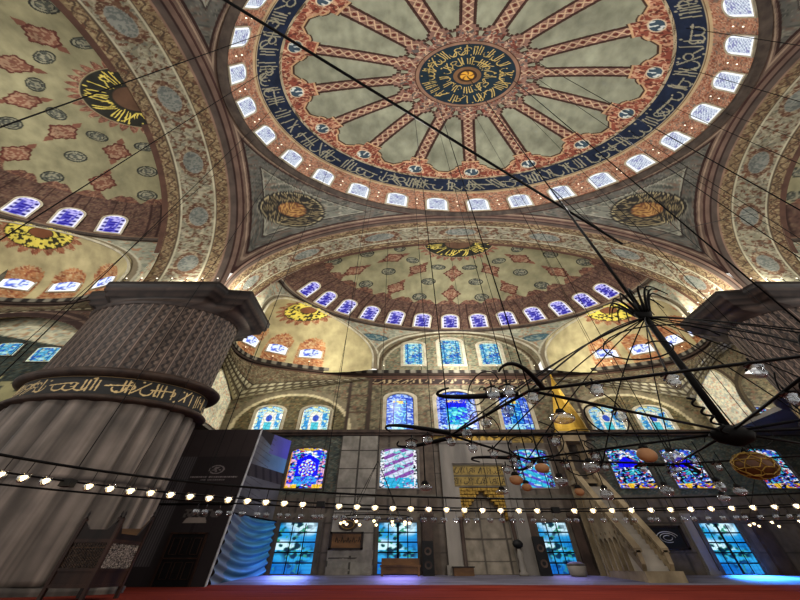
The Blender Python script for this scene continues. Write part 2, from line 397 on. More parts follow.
# ------------------------------------------------------------------ windows
win_no = [0]
def arch_top(u, k): return 1-np.sqrt(np.clip(1-u*u, 0, 1))*1.0 if k else 0*u
def pane_col(kind, x, z, w_, h_):
    """stained glass colour at x (centred) and z (from the sill)"""
    u = x/(w_/2); v = z/h_
    c1 = vr(x/.13+40, z/.13, 17); c2 = vr(x/.17, z/.17+30, 23); c3 = vr(x/.09, z/.09, 29)
    c1 = .5+(c1-.5)*1.35; c2 = .5+(c2-.5)*1.35; c3 = .5+(c3-.5)*1.35
    def b(r, g, bb, k=1.0): return base(x.shape, lin(r, g, bb)*k)
    edge = np.maximum(abs(u), np.maximum(1-v*1.0, (v-.62)/.38*abs(u)**.2)*0+abs(u))
    bord = (abs(u) > .74) | (v < .08) | (v > .9)
    if kind == 'dome':
        C = b(208, 214, 222); lat = (np.abs(np.mod(x/.26+z/.26, 1)-.5) < .13) | (np.abs(np.mod(x/.26-z/.26, 1)-.5) < .13)
        C = mix(C, lin(120, 132, 160), lat*.8); C = mix(C, lin(92, 84, 150), (c1 > .68)*.6); C = mix(C, lin(232, 236, 240), bord)
    elif kind == 'semi':
        C = b(84, 80, 176)
        C = mix(C, lin(48, 40, 140), (np.abs(np.mod(z/.34, 1)-.5) < .24) & (abs(u) < .34)); C = mix(C, lin(176, 170, 226), c1 > .62)
        C = mix(C, lin(186, 184, 226), abs(u) > .5); C = mix(C, lin(40, 34, 110), (abs(u) > .56) & (abs(u) < .86) & (np.abs(np.mod(z/.42, 1)-.5) < .2))
        C = mix(C, lin(235, 232, 248), (abs(u) > .88) | (v > .93))
    elif kind == 'exedra':
        C = b(214, 222, 240); C = mix(C, lin(96, 116, 205), (c1 > .55)); C = mix(C, lin(60, 70, 150), (c2 > .68)); C = mix(C, lin(240, 243, 250), bord)
    elif kind == 'upper':
        C = b(96, 172, 206); C = mix(C, lin(58, 104, 190), c1 > .55); C = mix(C, lin(170, 215, 220), c2 > .62); C = mix(C, lin(190, 190, 120), c3 > .78)
        C = mix(C, lin(40, 96, 150), (abs(u) < .62) & (abs(u) > .54)); C = mix(C, lin(205, 214, 190), (abs(u) > .84) | (v < .05) | (v > .94))
    elif kind == 'bluearch':
        C = b(66, 104, 215); C = mix(C, lin(150, 186, 240), c1 > .56); C = mix(C, lin(36, 50, 150), c2 > .66)
        inn = (abs(u) < .52) & (v < .78)
        C = np.where(inn[..., None], mix(mix(b(40, 170, 205), lin(24, 60, 220), c1 > .55), lin(120, 225, 225), c2 > .6), C)
        C = mix(C, lin(24, 36, 225), inn & (v > .58)); C = mix(C, lin(225, 205, 130), inn & (v > .7) & (c3 > .55))
        C = mix(C, lin(196, 226, 238), (v < .14) & (c1 > .4)); C = mix(C, lin(170, 180, 235), (abs(u) > .86) & (c3 > .4))
    elif kind == 'bluearch2':
        C = b(84, 120, 220); C = mix(C, lin(180, 205, 245), c1 > .55); C = mix(C, lin(44, 70, 180), c2 > .62)
        inn = (abs(u) < .5) & (v < .8)
        C = np.where(inn[..., None], mix(mix(b(30, 110, 205), lin(120, 210, 230), np.abs(vr(x/.3, z/.34, 91)-.5) < .05), lin(18, 40, 150), (abs(u) > .42)), C)
        C = mix(C, lin(230, 200, 90), inn & (v > .72) & (c1 > .42)); C = mix(C, lin(170, 220, 235), (v < .16) & (c1 > .35))
    elif kind == 'mosaic':
        C = b(40, 60, 225); C = mix(C, lin(80, 190, 200), c1 > .56); C = mix(C, lin(235, 240, 245), c2 > .66); C = mix(C, lin(190, 60, 70), c3 > .74)
        C = mix(C, lin(22, 22, 60), vn(x/.09+7, z/.09, 41) > .7)
        inn = (abs(u) < .58) & (v > .3) & (v < .84-.25*abs(u))
        C = mix(C, lin(24, 24, 235), inn); rf = np.hypot(u, (v-.48)*2.1); af = np.arctan2((v-.48)*2.1, u); pt = (np.sin(af*8)*np.sin(rf*22) > .12) & (rf < .46); C = mix(C, lin(205, 235, 238), inn & pt); C = mix(C, lin(190, 70, 60), inn & (rf < .42) & (np.sin(af*8+1.6)*np.sin(rf*22+2) > .6)); C = mix(C, lin(210, 225, 250), inn & (np.hypot(u/.12, (v-.68)/.03) < 1))
        C = mix(C, lin(60, 150, 225), (v < .28) & (v > .1) & (abs(u) < .62) & (c1 > .4)); C = mix(C, lin(232, 190, 60), (v < .1) & (abs(u) > .4)); C = mix(C, lin(215, 170, 200), (abs(u) > .62) & (c2 > .6))
        C = mix(C, lin(205, 175, 80), (v > .93) & (c1 > .4)); C = mix(C, lin(210, 150, 60), abs(u) > .94)
    elif kind == 'mosaic2':
        C = b(66, 96, 214); C = mix(C, lin(70, 190, 205), c1 > .55); C = mix(C, lin(225, 232, 240), c2 > .64); C = mix(C, lin(190, 66, 60), c3 > .72)
        C = mix(C, lin(16, 18, 40), vn(x/.09+7, z/.09, 41) > .62)
        C = mix(C, lin(24, 24, 235), (v > .52) & (v < .8-.3*abs(u)) & (abs(u) < .52)); C = mix(C, lin(232, 190, 60), (v < .12) & (c1 > .45))
    elif kind == 'stripe':
        C = b(205, 215, 235); st = np.mod((z-x*.75)/.8, 1)
        C = mix(C, lin(138, 84, 168), st < .45); C = mix(C, lin(120, 200, 205), (c2 > .7)); C = mix(C, lin(50, 175, 215), (v < .26) & (c1 > .3)); C = mix(C, lin(235, 235, 240), (abs(u) > .8) & (c3 > .45)); C = mix(C, lin(40, 34, 50), (abs(u) > .76) & (c3 < .34))
    elif kind == 'stripe2':
        C = b(60, 190, 225); st = np.mod((z+x*.75)/.7, 1)
        C = mix(C, lin(96, 88, 214), st < .4); C = mix(C, lin(190, 225, 235), c2 > .66); C = mix(C, lin(60, 50, 70), (abs(u) > .7) & (c3 > .5))
    elif kind == 'pastel':
        C = b(176, 214, 226); C = mix(C, lin(80, 130, 205), (c1 > .56)); C = mix(C, lin(232, 222, 150), c2 > .64); C = mix(C, lin(150, 200, 190), c3 > .66)
        inn = (abs(u) < .44) & (v < .74)
        C = np.where(inn[..., None], mix(mix(b(226, 226, 214), lin(70, 96, 190), np.hypot(u, (v-.5)*1.6) < .22), lin(90, 190, 205), (v < .34) & (abs(u) < .26)), C)
        C = mix(C, lin(70, 150, 205), (abs(u) > .48) & (abs(u) < .8) & (v < .68) & (c1 > .35)); C = mix(C, lin(235, 228, 205), abs(u) > .9)
    elif kind == 'ground':
        sky = vr(x/.9+z*.3, z/1.3, 61); lf = vr(x/.16, z/.2, 63); l2 = vr(x/.5, z/.7, 65)
        C = b(18, 116, 190); C = mix(C, lin(56, 168, 222), np.clip((sky-.42)*5, 0, 1)); C = mix(C, lin(200, 232, 246), np.clip((sky-.57)*8, 0, 1)*(v > .45)); 
        C = mix(C, lin(10, 52, 74), np.clip((lf-.47)*9, 0, 1)*np.clip((l2-.34)*5, 0, 1)); C = mix(C, lin(60, 150, 120), (l2 > .5) & (lf > .46) & (lf < .53))
        C = mix(C, lin(36, 104, 200), np.clip(.4-v, 0, 1)*1.2); q_ = (np.abs(np.mod(x/.2, 1)-.5) > .46) | (np.abs(np.mod(z/.26, 1)-.5) > .46); C = C*(1-.3*q_)[..., None]
    else: C = b(200, 210, 220)
    if kind in ('bluearch', 'bluearch2', 'upper', 'pastel', 'mosaic', 'mosaic2', 'stripe', 'stripe2'):
        ld = (np.abs(np.mod(x/.3+.5+.25*np.sin(z*5), 1)-.5) < .07) | (np.abs(np.mod(z/.34+.25*np.sin(x*6), 1)-.5) < .07)
        C = C*(1-.45*ld)[..., None]
    return C
def window(kind, O, ex, n, w_, h_, label, rise=1.0, fw=.14, depth=.0, ez=(0, 0, 1), strength=1.0, fmat=None, bars=None, group=None, nx=22, nz=36, proud=.06):
    """arched window: origin at the middle of the sill, ex along the sill, n towards the room"""
    win_no[0] += 1
    O = np.array(O, float); ex = np.array(ex, float); ez = np.array(ez, float); n = np.array(n, float)
    u = np.linspace(-1, 1, nx)[:, None]; v = np.linspace(0, 1, nz)[None, :]
    rz = rise*w_/2*(1-np.sqrt(np.clip(1-u*u, 0, 1)))
    x = u*w_/2+0*v; z = v*(h_-rz)
    P = O+x[..., None]*ex+z[..., None]*ez+n*(-depth+.03)
    C = pane_col(kind, x, z+0*x, w_, h_)*strength
    # surround: outline strip between inner and outer curve
    m = 15; tt = np.linspace(0, PI, m)
    def outline(hw, hh, rs, base_z):
        pts = [(-hw, base_z)]
        for a in tt: pts.append((-hw*math.cos(a), hh-rs*hw+rs*hw*math.sin(a)))
        pts.append((hw, base_z)); return np.array(pts)
    inn = outline(w_/2, h_, rise, 0); out = outline(w_/2+fw, h_+fw, rise*(w_/2)/(w_/2+fw)+.0, -fw)
    L = len(inn); V = []; F = []
    def put(p, d):
        q = O+ex*p[0]+ez*p[1]+n*d; V.append(q); return len(V)-1
    ids = [[put(inn[i], -depth), put(inn[i], proud), put(out[i], proud), put(out[i], -.05)] for i in range(L)]
    for i in range(L):
        j = (i+1) % L
        for k in range(3): F.append((ids[i][k], ids[j][k], ids[j][k+1], ids[i][k+1]))
    fr = mesh_np('window_%d' % win_no[0], np.array(V), F, None, fmat or M_FRAME, None, False, kind='structure', label=label, cat='window', group=group)
    pn = grid('pane', P[..., 0], P[..., 1], P[..., 2], C, M_GLASS, fr, smooth=False)
    if bars:
        bm = MB(); nvb, nhb, r = bars
        for i in range(1, nvb):
            xx = -w_/2+w_*i/nvb; rr = r*(2.2 if (nvb % 2 == 0 and i == nvb//2) else 1)
            p = [O+ex*xx+n*(-depth+.07), O+ex*xx+ez*h_*.985+n*(-depth+.07)]; bm.tube(p, rr, 4)
        for i in range(1, nhb):
            zz = h_*i/nhb; p = [O-ex*w_/2+ez*zz+n*(-depth+.07), O+ex*w_/2+ez*zz+n*(-depth+.07)]; bm.tube(p, r, 4)
        bm.build('grille', M_IRON, fr)
    return fr
ORD = ['first', 'second', 'third', 'fourth', 'fifth', 'sixth', 'seventh', 'eighth', 'ninth', 'tenth', 'eleventh', 'twelfth', 'thirteenth', 'fourteenth']
# dome windows: 28
for k in range(28):
    a = DOFF+2*PI*k/28
    if math.sin(a) < -.75: continue
    er = np.array([math.cos(a), math.sin(a), 0]); ex = np.array([math.sin(a), -math.cos(a), 0])
    ez = np.array([-er[0]*.13, -er[1]*.13, 1.0])
    window('dome', er*11.66+np.array([0, 0, 33.25]), ex, -er, 1.28, 2.25,
           'arched white glass window in the ring round the foot of the great dome', group='windows round the foot of the great dome', nx=22, nz=30, strength=1.1, fw=.1, ez=ez)
# small bulbs in pairs between the dome windows
bulb0 = MB().lathe([(0, -.05), (.03, -.03), (.045, 0), (.03, .04), (0, .06)], 8, close=False)
bulb_me = None
for k in range(28):
    for dz in (34.1, 34.9):
        a = DOFF+2*PI*(k+.5)/28
        if math.sin(a) < -.7: continue
        r = 11.5 if dz < 34.5 else 11.4
        o = bulb0.build('dome_lamp', M_BULBW) if bulb_me is None else bpy.data.objects.new('dome_lamp', bulb_me)
        if bulb_me is None: bulb_me = o.data
        else: col.objects.link(o)
        o.location = W(r*math.cos(a), r*math.sin(a), dz)
        tagp(o, 'tiny white lamp between two windows at the foot of the great dome', 'lamp', 'tiny lamps between the dome windows')

# ------------------------------------------------------------------ pendentives
SR = A0*math.sqrt(2)
def pendentive(i, label):
    a = np.linspace(0, PI/2, 190)[:, None]; v = np.linspace(0, 1, 90)[None, :]
    rb = A0/np.maximum(np.cos(a), np.sin(a)); ri = 11.75
    ri = np.minimum(ri, rb)
    rho = ri+(rb-ri)*v**.8
    z = Z0+np.sqrt(np.clip(SR**2-rho**2, 0, None))
    x = rho*np.cos(a); y = rho*np.sin(a)
    # distance to the two arches (measured on the sphere) and to the ring
    dx = SR*(np.arcsin(np.clip(A0/SR, -1, 1))-np.arcsin(np.clip(x/SR, -1, 1))); dy = SR*(math.asin(A0/SR)-np.arcsin(np.clip(y/SR, -1, 1)))
    d = np.minimum(dx, dy); dr = rho-11.75+(Z0+math.sqrt(SR**2-11.75**2)-z)*.5
    s_ = rho*a*1.0; t_ = z+rho*.5
    C = base(rho.shape, lin(102, 102, 93))
    C = arab(C, s_, t_, .5, lin(138, 136, 122), lin(74, 76, 70), lin(108, 94, 82), 51)
    dm = np.minimum(d, dr)
    C = np.where((dm < 1.25)[..., None], arab(base(rho.shape, lin(86, 85, 79)), s_, t_, .4, lin(110, 107, 96), lin(66, 66, 62), lin(96, 80, 70), 61, (1, 1, .6)), C)
    C = mix(C, lin(130, 129, 116), band(dm, 1.22, 1.3)); C = mix(C, lin(56, 50, 46), band(dm, 1.14, 1.22))
    C = mix(C, lin(98, 82, 72), dm < .5); C = mix(C, lin(52, 36, 32), band(dm, .42, .54)); C = mix(C, lin(132, 116, 100), band(dm, .26, .34)); C = mix(C, lin(66, 46, 42), dm < .12)
    # roundel
    mc = np.array([9.81, 9.81]); mz = Z0+math.sqrt(SR**2-2*9.81**2)
    q = np.sqrt(((x-y)/math.sqrt(2))**2+(np.hypot((x+y)/math.sqrt(2)-9.81*math.sqrt(2), z-mz))**2)
    ang = np.arctan2((x-y)/math.sqrt(2), z-mz)
    rr = 1.95
    m_ = q < rr
    R1 = base(rho.shape, lin(44, 42, 40))
    R1 = mix(R1, lin(124, 112, 84), samp(CAL2, ang/(2*PI)*.55, (q-.85)/.9)*band(q, .86, 1.72)); R1 = mix(R1, lin(116, 104, 78), (np.mod(ang/(2*PI)*20, 1) < .12)*band(q, .8, 1.7)*.6); R1 = mix(R1, lin(150, 140, 110), band(q, 1.74, 1.8))
    R1 = mix(R1, lin(104, 70, 48), q < .8); R1 = mix(R1, lin(156, 124, 78), (q < .8) & ((np.mod(q/.2, 1) < .3) | (np.mod(ang/(2*PI)*10+q*2, 1) < .25)))
    C = np.where(m_[..., None], R1, C); C = mix(C, lin(112, 110, 98), band(q, rr, rr+.06))
    x = x*(1+.022*(x/A0)**4); sx, sy = ((1, 1), (-1, 1), (-1, -1), (1, -1))[i]
    return grid('ceiling_pendentive', x*sx, y*sy, z, C, M_PAINT, kind='structure', label=label, cat='pendentive')
pendentive(0, 'grey-green pendentive right of the far arch with a dark gold roundel')
pendentive(1, 'grey-green pendentive left of the far arch with a dark gold roundel')
pendentive(2, 'pendentive at top left of the dome, only its lower tip in view')
pendentive(3, 'pendentive at top right of the dome behind the right arch')

# ------------------------------------------------------------------ sides: arch, half dome, exedrae
ROT = {'far': lambda x, y: (x, y), 'left': lambda x, y: (-y-.25, x), 'right': lambda x, y: (y+.25, -x), 'back': lambda x, y: (-x, -y)}
def DIR(side):
    T = ROT[side]; o = T(0, 0)
    return lambda x, y: (T(x, y)[0]-o[0], T(x, y)[1]-o[1])
def great_arch(side, label, res=1.0):
    T = ROT[side]
    Ls = np.concatenate([np.linspace(-2.2, 0, 16), np.linspace(0, PI*A0, int(640*res))[1:], PI*A0+np.linspace(0, 2.2, 16)[1:]])[:, None]
    D = np.concatenate([np.linspace(0, 4.25, int(84*res)+1)])[None, :]
    a = np.clip(Ls/A0, 0, PI); x = -A0*np.cos(a)+0*D; z = Z0+A0*np.sin(a)+np.where(Ls < 0, Ls, 0)+np.where(Ls > PI*A0, PI*A0-Ls, 0)+0*D
    y = A0+D+0*Ls
    u = Ls-PI*A0/2+0*D; v = D+0*Ls
    C = base(u.shape, lin(130, 127, 108))
    C = arab(C, u, v, .46, lin(150, 146, 128), lin(96, 68, 52), lin(108, 106, 94), 71)
    C = arab(C, u+3, v, .6, lin(84, 62, 50), lin(104, 76, 60), lin(158, 152, 132), 75, (1, .0, .6))
    mu = np.mod(u/5.35+.5, 1)*5.35-2.675; q = np.hypot(mu/1.0, (v-2.3)/.5)
    C = np.where((q < 1.42)[..., None], arab(base(u.shape, lin(104, 80, 64)), u, v, .4, lin(136, 122, 102), lin(82, 58, 46), lin(146, 136, 114), 79), C)
    C = mix(C, lin(122, 124, 116), q < 1.0); C = mix(C, lin(98, 102, 98), (q < .94) & (vr(u/.1, v/.1, 5) > .52))
    Sb = arab(base(u.shape, lin(120, 104, 80)), u, v, .34, lin(72, 56, 44), lin(142, 128, 100), lin(92, 66, 52), 81)
    wv = abs(v-1.08-.16*np.sin(u*2*PI/.9)); Sb = mix(Sb, lin(78, 64, 52), wv < .05)
    C = np.where(band(v, .72, 1.4)[..., None], Sb, C)
    wv2 = abs(v-3.62-.16*np.sin(u*2*PI/.9)); Sb = mix(Sb, lin(78, 64, 52), wv2 < .05)
    C = np.where((v > 3.28)[..., None], Sb, C)
    for b0 in (1.4, 3.18): C = mix(C, lin(166, 162, 140), band(v, b0, b0+.09))
    C = mix(C, lin(86, 74, 60), band(v, 1.32, 1.4) | band(v, 3.28, 3.34))
    C = mix(C, lin(84, 74, 68), v < .72); C = mix(C, lin(106, 88, 78), v < .26); C = mix(C, lin(54, 38, 34), band(v, .24, .32)); C = mix(C, lin(126, 104, 90), band(v, .64, .72)); C = mix(C, lin(84, 62, 52), v > 3.9)
    if side in ('far', 'back'): x = x*(1+.022*(x/A0)**4)
    X, Y = T(x, y)
    return grid('ceiling_arch', X, Y, z, C, M_PAINT, kind='structure', label=label, cat='arch')

def sp(s_): return np.asarray(s_)
def half_dome(side, label, res=1.0):
    T = ROT[side]
    root = empty('ceiling_half_dome', W(*T(0, 15.9), 0), kind='structure', label=label, cat='half dome')
    def part(name, f0, f1, nu, nv, fn):
        th = np.linspace(-.02, PI+.02, nu)[:, None]; ph = np.linspace(f0, f1, nv)[None, :]
        r = 11.3*np.sin(ph)+0*th; z = 25+7.5*np.cos(ph)+0*th; TH = th+0*ph
        C = fn(TH, r, z)
        X, Y = T(r*np.cos(TH), 15.9+r*np.sin(TH))
        o = grid(name, X, Y, z, C, M_PAINT, root); o.location = (-root.location[0], -root.location[1], 0)
        return o
    f_med = math.asin(2.3/11.3); f_w = math.asin(8.9/11.3); f_e = math.acos(1.5/7.5)
    def cm(T_, r, z):
        C = base(r.shape, lin(42, 42, 36)); C = mix(C, lin(196, 180, 92), samp(CAL2, T_/(2*PI)*.4, (r-.95)/1.25)*band(r, .97, 2.18))
        C = mix(C, lin(92, 70, 54), r < .9); C = mix(C, lin(150, 140, 110), r > 2.22); return C
    part('calligraphy_roundel', .005, f_med, int(200*res), 26, cm)
    def cf(T_, r, z):
        C = base(r.shape, lin(128, 124, 98)); C = C*(.82+.36*vn(r*np.cos(T_)/1.5, r*np.sin(T_)/1.5, 6))[..., None]
        X = r*np.cos(T_); Y = r*np.sin(T_)
        def blob(C, am, rm, tall, c1, c2, star, sd):
            a = math.radians(am); er = np.array([math.cos(a), math.sin(a)])
            lr = X*er[0]+Y*er[1]-rm; lt = -X*er[1]+Y*er[0]
            q = np.hypot(lt/(.58 if star else .54), lr/tall)
            if star:
                an = np.arctan2(lt, lr); q2 = q*(1+.07*np.cos(an*10)+.10*np.cos(an*4+PI)); m1 = q2 < 1
                tail = (abs(lt) < .16-.1*abs(abs(lr)-tall)/.7) & (abs(lr) < tall+.7)
                m2 = (abs(lt)*1.5+abs(abs(lr)-tall-.22)*.8 < .3)
                C = mix(C, c1, m1 | m2); C = mix(C, c2, m1 & (vr(X/.1, Y/.1, sd) > .5)); C = mix(C, lin(80, 44, 36), band(q2, .86, 1.04))
            else:
                C = mix(C, c1, q < 1); C = mix(C, c2, (q < .85) & (vr(X/.1, Y/.1, sd) > .5)); C = mix(C, lin(44, 46, 42), band(q, .84, 1.0) | band(q, .55, .64))
            return C
        for am in (-6.5, 26, 58.5, 91, 123.5, 156, 188):
            for rm in (4.75, 7.6): C = blob(C, am, rm, .66, lin(108, 74, 60), lin(134, 110, 90), True, 5)
        for am in (9, 42, 75, 107.5, 140, 172):
            for rm, tt in ((3.95, .38), (6.12, .46), (8.2, .45)): C = blob(C, am, rm, tt, lin(80, 82, 74), lin(124, 122, 104), False, 9)
        flame = 2.3+.55*abs(np.sin(T_*16))
        C = np.where((r < flame)[..., None], arab(base(r.shape, lin(124, 88, 72)), X, Y, .34, lin(156, 134, 110), lin(104, 68, 56), lin(96, 72, 60), 15), C)
        fl2 = 8.92-.42*abs(np.sin(T_*PI/.19))**2-.2*abs(np.sin(T_*PI/.095))
        C = np.where((r > fl2)[..., None], arab(base(r.shape, lin(106, 76, 62)), X, Y, .34, lin(130, 108, 88), lin(84, 58, 50), lin(78, 54, 46), 18), C)
        return C
    part('vault_field', f_med, f_w, int(560*res), int(130*res), cf)
    def cw(T_, r, z):
        C = base(r.shape, lin(84, 64, 56)); C = arab(C, T_*10.5, z*1.3, .34, lin(112, 94, 78), lin(68, 50, 44), lin(100, 78, 64), 33)
        st = np.abs(np.mod((T_-math.radians(91))/math.radians(11.4), 1)-.5)
        C = mix(C, lin(56, 38, 34), np.abs(st-.14) < .02); C = mix(C, lin(104, 84, 70), z < 26.75); C = mix(C, lin(120, 112, 96), z < 26.6)
        return C
    part('window_zone', f_w, f_e, int(520*res), int(50*res), cw)
    return root
def half_windows(side, where, ks=range(13)):
    T = ROT[side]; D = DIR(side)
    for i in ks:
        a = math.radians(22.6+11.4*i if side == 'far' else 16.7+11.9*i)
        er = np.array([*D(math.cos(a), math.sin(a)), 0]); ex = np.array([*D(math.sin(a), -math.cos(a)), 0])
        zs, rs = 26.85, 10.9; zt, rt = 28.5, 9.98
        ez = np.array([er[0]*(rt-rs)/(zt-zs), er[1]*(rt-rs)/(zt-zs), 1.0]); ez /= np.linalg.norm(ez)
        c = np.array([*T(0, 15.9), 0])
        j = 12-i
        window('semi', c+er*rs+np.array([0, 0, zs]), ex, -er, 1.16, 1.9, '%s violet arched window from the left round the %s half dome' % (ORD[j], where), nx=20, nz=26, strength=1.05, fw=.1, ez=ez)

great_arch('far', 'broad painted arch between the great dome and the far half dome')
great_arch('left', 'broad floral arch sweeping up the left side beside the great dome')
great_arch('right', 'broad floral arch at the right edge beside the great dome')
great_arch('back', 'great arch behind the viewer under the dome', .4)
half_dome('far', 'far half dome with red and grey rosettes above the row of violet windows')
half_dome('left', 'left half dome with red rosettes, cut by the picture edge')
half_dome('right', 'right half dome, only a sliver seen past the right arch', .4)
half_windows('far', 'far')
half_windows('left', 'left', range(0, 5))

def drum(side, label):
    """cylindrical wall under the half dome with its three arched openings"""
    T = ROT[side]
    root = empty('wall_'+side+'_drum', W(*T(0, 15.9), 0), kind='structure', label=label, cat='wall')
    th = np.linspace(0, PI, 520)[:, None]; z = np.linspace(19.6, 26.55, 100)[None, :]
    TH = th+0*z; ZZ = z+0*th; keep = np.ones((519, 99), bool)
    for c in (90, 148.5, 31.5):
        s = 11.3*np.sin(TH-math.radians(c)); s = np.where(np.cos(TH-math.radians(c)) > 0, s, 99)
        ins = ((s**2+np.clip(ZZ-21.0, 0, None)**2) < 5.35**2)
        keep &= ~(ins[:-1, :-1] & ins[1:, 1:])
    C = base(TH.shape, lin(150, 150, 132)); C = arab(C, TH*11.3, ZZ, .6, lin(120, 118, 100), lin(128, 132, 118), lin(150, 120, 96), 19)
    for c in (119.5, 60.5):
        q = np.hypot((TH-math.radians(c))*11.3/.95, (ZZ-24.4)/.5); C = mix(C, lin(70, 96, 104), q < 1); C = mix(C, lin(120, 132, 124), (q < .8) & (vn(TH*80, ZZ*7, 5) > .55)); C = mix(C, lin(90, 80, 66), band(q, 1, 1.12))
    for c in (90, 148.5, 31.5):
        s = 11.3*np.sin(TH-math.radians(c)); s = np.where(np.cos(TH-math.radians(c)) > 0, s, 99); q = np.hypot(s, np.clip(ZZ-21.0, 0, None))
        C = mix(C, lin(122, 112, 92), band(q, 5.35, 5.75)); C = mix(C, lin(170, 166, 146), band(q, 5.7, 5.82))
    C = mix(C, lin(108, 96, 82), ZZ > 26.2)
    X, Y = T(11.3*np.cos(TH), 15.9+11.3*np.sin(TH))
    o = grid('spandrel', X, Y, ZZ, C, M_PAINT, root, keep=keep); o.location = (-root.location[0], -root.location[1], 0)
    ring = MB().tube([(*T(11.2*math.cos(t), 15.9+11.2*math.sin(t)), 26.52) for t in np.linspace(-.02, PI+.02, 70)], .2, 6)
    m = ring.build('ring_moulding', M_MOULD, root, smooth=True); m.location = (-root.location[0], -root.location[1], 0)
    zz_ = np.linspace(18.4, 27.4, 60)[None, :]; vv = np.linspace(0, 1, 6)[:, None]
    xo = np.where(zz_ > Z0, np.sqrt(np.clip(A0**2-(zz_-Z0)**2, 0, None)), A0); xi = np.minimum(11.25, xo-.01)
    for sg in (-1, 1):
        xx = sg*(xi+(xo+.05-xi)*vv); Xs, Ys = T(xx, 15.93+0*xx)
        m = grid('side_strip', Xs, Ys, zz_+0*xx, arab(base(xx.shape, lin(150, 148, 130)), xx*3, zz_+0*xx, .5, lin(120, 112, 96), lin(128, 130, 116), lin(150, 120, 100), 7), M_PAINT, root); m.location = (-root.location[0], -root.location[1], 0)
    # arch mouldings along the openings
    for c in (90, 148.5, 31.5):
        pts = []
        for t in np.linspace(0, PI, 41):
            sx = 5.35*math.cos(t); zz = 21.0+5.35*math.sin(t); a = math.radians(c)-math.asin(sx/11.3)
            pts.append((*T(11.22*math.cos(a), 15.9+11.22*math.sin(a)), zz))
        pts = [(pts[0][0], pts[0][1], 19.7)]+pts+[(pts[-1][0], pts[-1][1], 19.7)]
        m = MB().tube(pts, .14, 6).build('arch_moulding', M_LIGHTM, root, smooth=True); m.location = (-root.location[0], -root.location[1], 0)
    return root
def niche(side, c, label, wins=True, where=''):
    """quarter-sphere exedra behind one opening of the drum"""
    T = ROT[side]; a0 = math.radians(c); ctr = (9.95*math.cos(a0), 15.9+9.95*math.sin(a0)); R = 5.4
    ph = np.linspace(-PI/2, PI/2, 190)[:, None]; e = np.concatenate([np.linspace(-1.5, 0, 14), np.linspace(0, PI/2, 84)[1:]])[None, :]
    el = np.clip(e, 0, None); r = R*np.cos(el)+0*ph; z = 21.0+R*np.sin(el)+np.clip(e, None, 0)+0*ph
    A = a0+ph+0*e; X0 = ctr[0]+r*np.cos(A); Y0 = ctr[1]+r*np.sin(A)
    C = base(r.shape, lin(170, 160, 124)); C = C*(.86+.28*vn(A*4, z*.8, 5))[..., None]
    ofs = math.radians(9 if c > 90 else -9 if c < 90 else 0); lt = np.mod((ph-ofs+0*e)/math.radians(26)+.5, 1)-.5; lt = np.where(np.abs(ph-ofs+0*e) > math.radians(64), .5, lt)
    halo = np.hypot(lt*math.radians(26)*5.4/.98, np.clip(z-22.9, 0, None)/1.15)*(1+.06*np.sin(lt*60))
    H = arab(base(r.shape, lin(166, 120, 84)), A*5.4, z, .4, lin(190, 170, 132), lin(136, 84, 62), lin(180, 150, 116), 25)
    C = np.where(((halo < 1) & (z < 24.4))[..., None], H, C)
    # gold roundel near the front of the crown
    fx = (X0-ctr[0])*math.cos(a0)+(Y0-ctr[1])*math.sin(a0); fy = -(X0-ctr[0])*math.sin(a0)+(Y0-ctr[1])*math.cos(a0)
    q = np.hypot(fx-1.75, fy*.95)
    up = z > 24.0
    fl = 1.55+.45*abs(np.sin(np.arctan2(fy, fx-1.75)*9))
    C = np.where((up & (q < fl))[..., None], arab(base(r.shape, lin(150, 104, 78)), fx, fy, .3, lin(184, 160, 124), lin(126, 80, 62), lin(146, 108, 82), 35), C)
    C = mix(C, lin(60, 58, 40), up & (q < 1.5)); C = mix(C, lin(214, 200, 96), up & band(q, .55, 1.45) & (vr(fx/.14, fy/.14, 6) > .47)); C = mix(C, lin(120, 80, 56), up & (q < .5))
    X, Y = T(X0, Y0)
    rad = np.hypot(X0, Y0-15.9); kp = ((rad > 11.1) & (Y0 > 15.9))[:-1, :-1]
    grid('ceiling_exedra', X, Y, z, C, M_PAINT, keep=kp, kind='structure', label=label, cat='exedra')
    if wins:
        j = 0; D = DIR(side)
        for d in (-52, -26, 0, 26, 52):
            a = a0+math.radians(d)+ofs; er = np.array([*D(math.cos(a), math.sin(a)), 0]); ex = np.array([*D(math.sin(a), -math.cos(a)), 0])
            O = np.array([*T(ctr[0]+5.3*math.cos(a), ctr[1]+5.3*math.sin(a)), 21.5])
            j += 1
            window('exedra', O, ex, -er, 1.45, 2.5, '%s white and blue window from the %s in the %s' % (ORD[j-1], 'right', where), nx=18, nz=24, strength=1.15, fw=.1, ez=np.array([-er[0]*.12, -er[1]*.12, 1]))
drum('far', 'pale spandrel wall under the far half dome pierced by three arches')
drum('left', 'pale spandrel wall under the left half dome')
drum('right', 'spandrel wall under the right half dome')
niche('far', 148.5, 'left exedra of the far wall, cream vault with three white windows', True, 'left exedra of the far wall')
niche('far', 31.5, 'right exedra of the far wall, cream vault behind the chandelier', True, 'right exedra of the far wall')
niche('left', 31.5, 'exedra of the left wall above the big left pier', True, 'exedra above the left pier')
niche('left', 90, 'middle exedra of the left wall', False)
niche('right', 148.5, 'exedra of the right wall above the right pier', False)
niche('right', 90, 'middle exedra of the right wall', False)
niche('right', 31.5, 'rear exedra of the right wall', False)
niche('left', 148.5, 'rear exedra of the left wall', False)

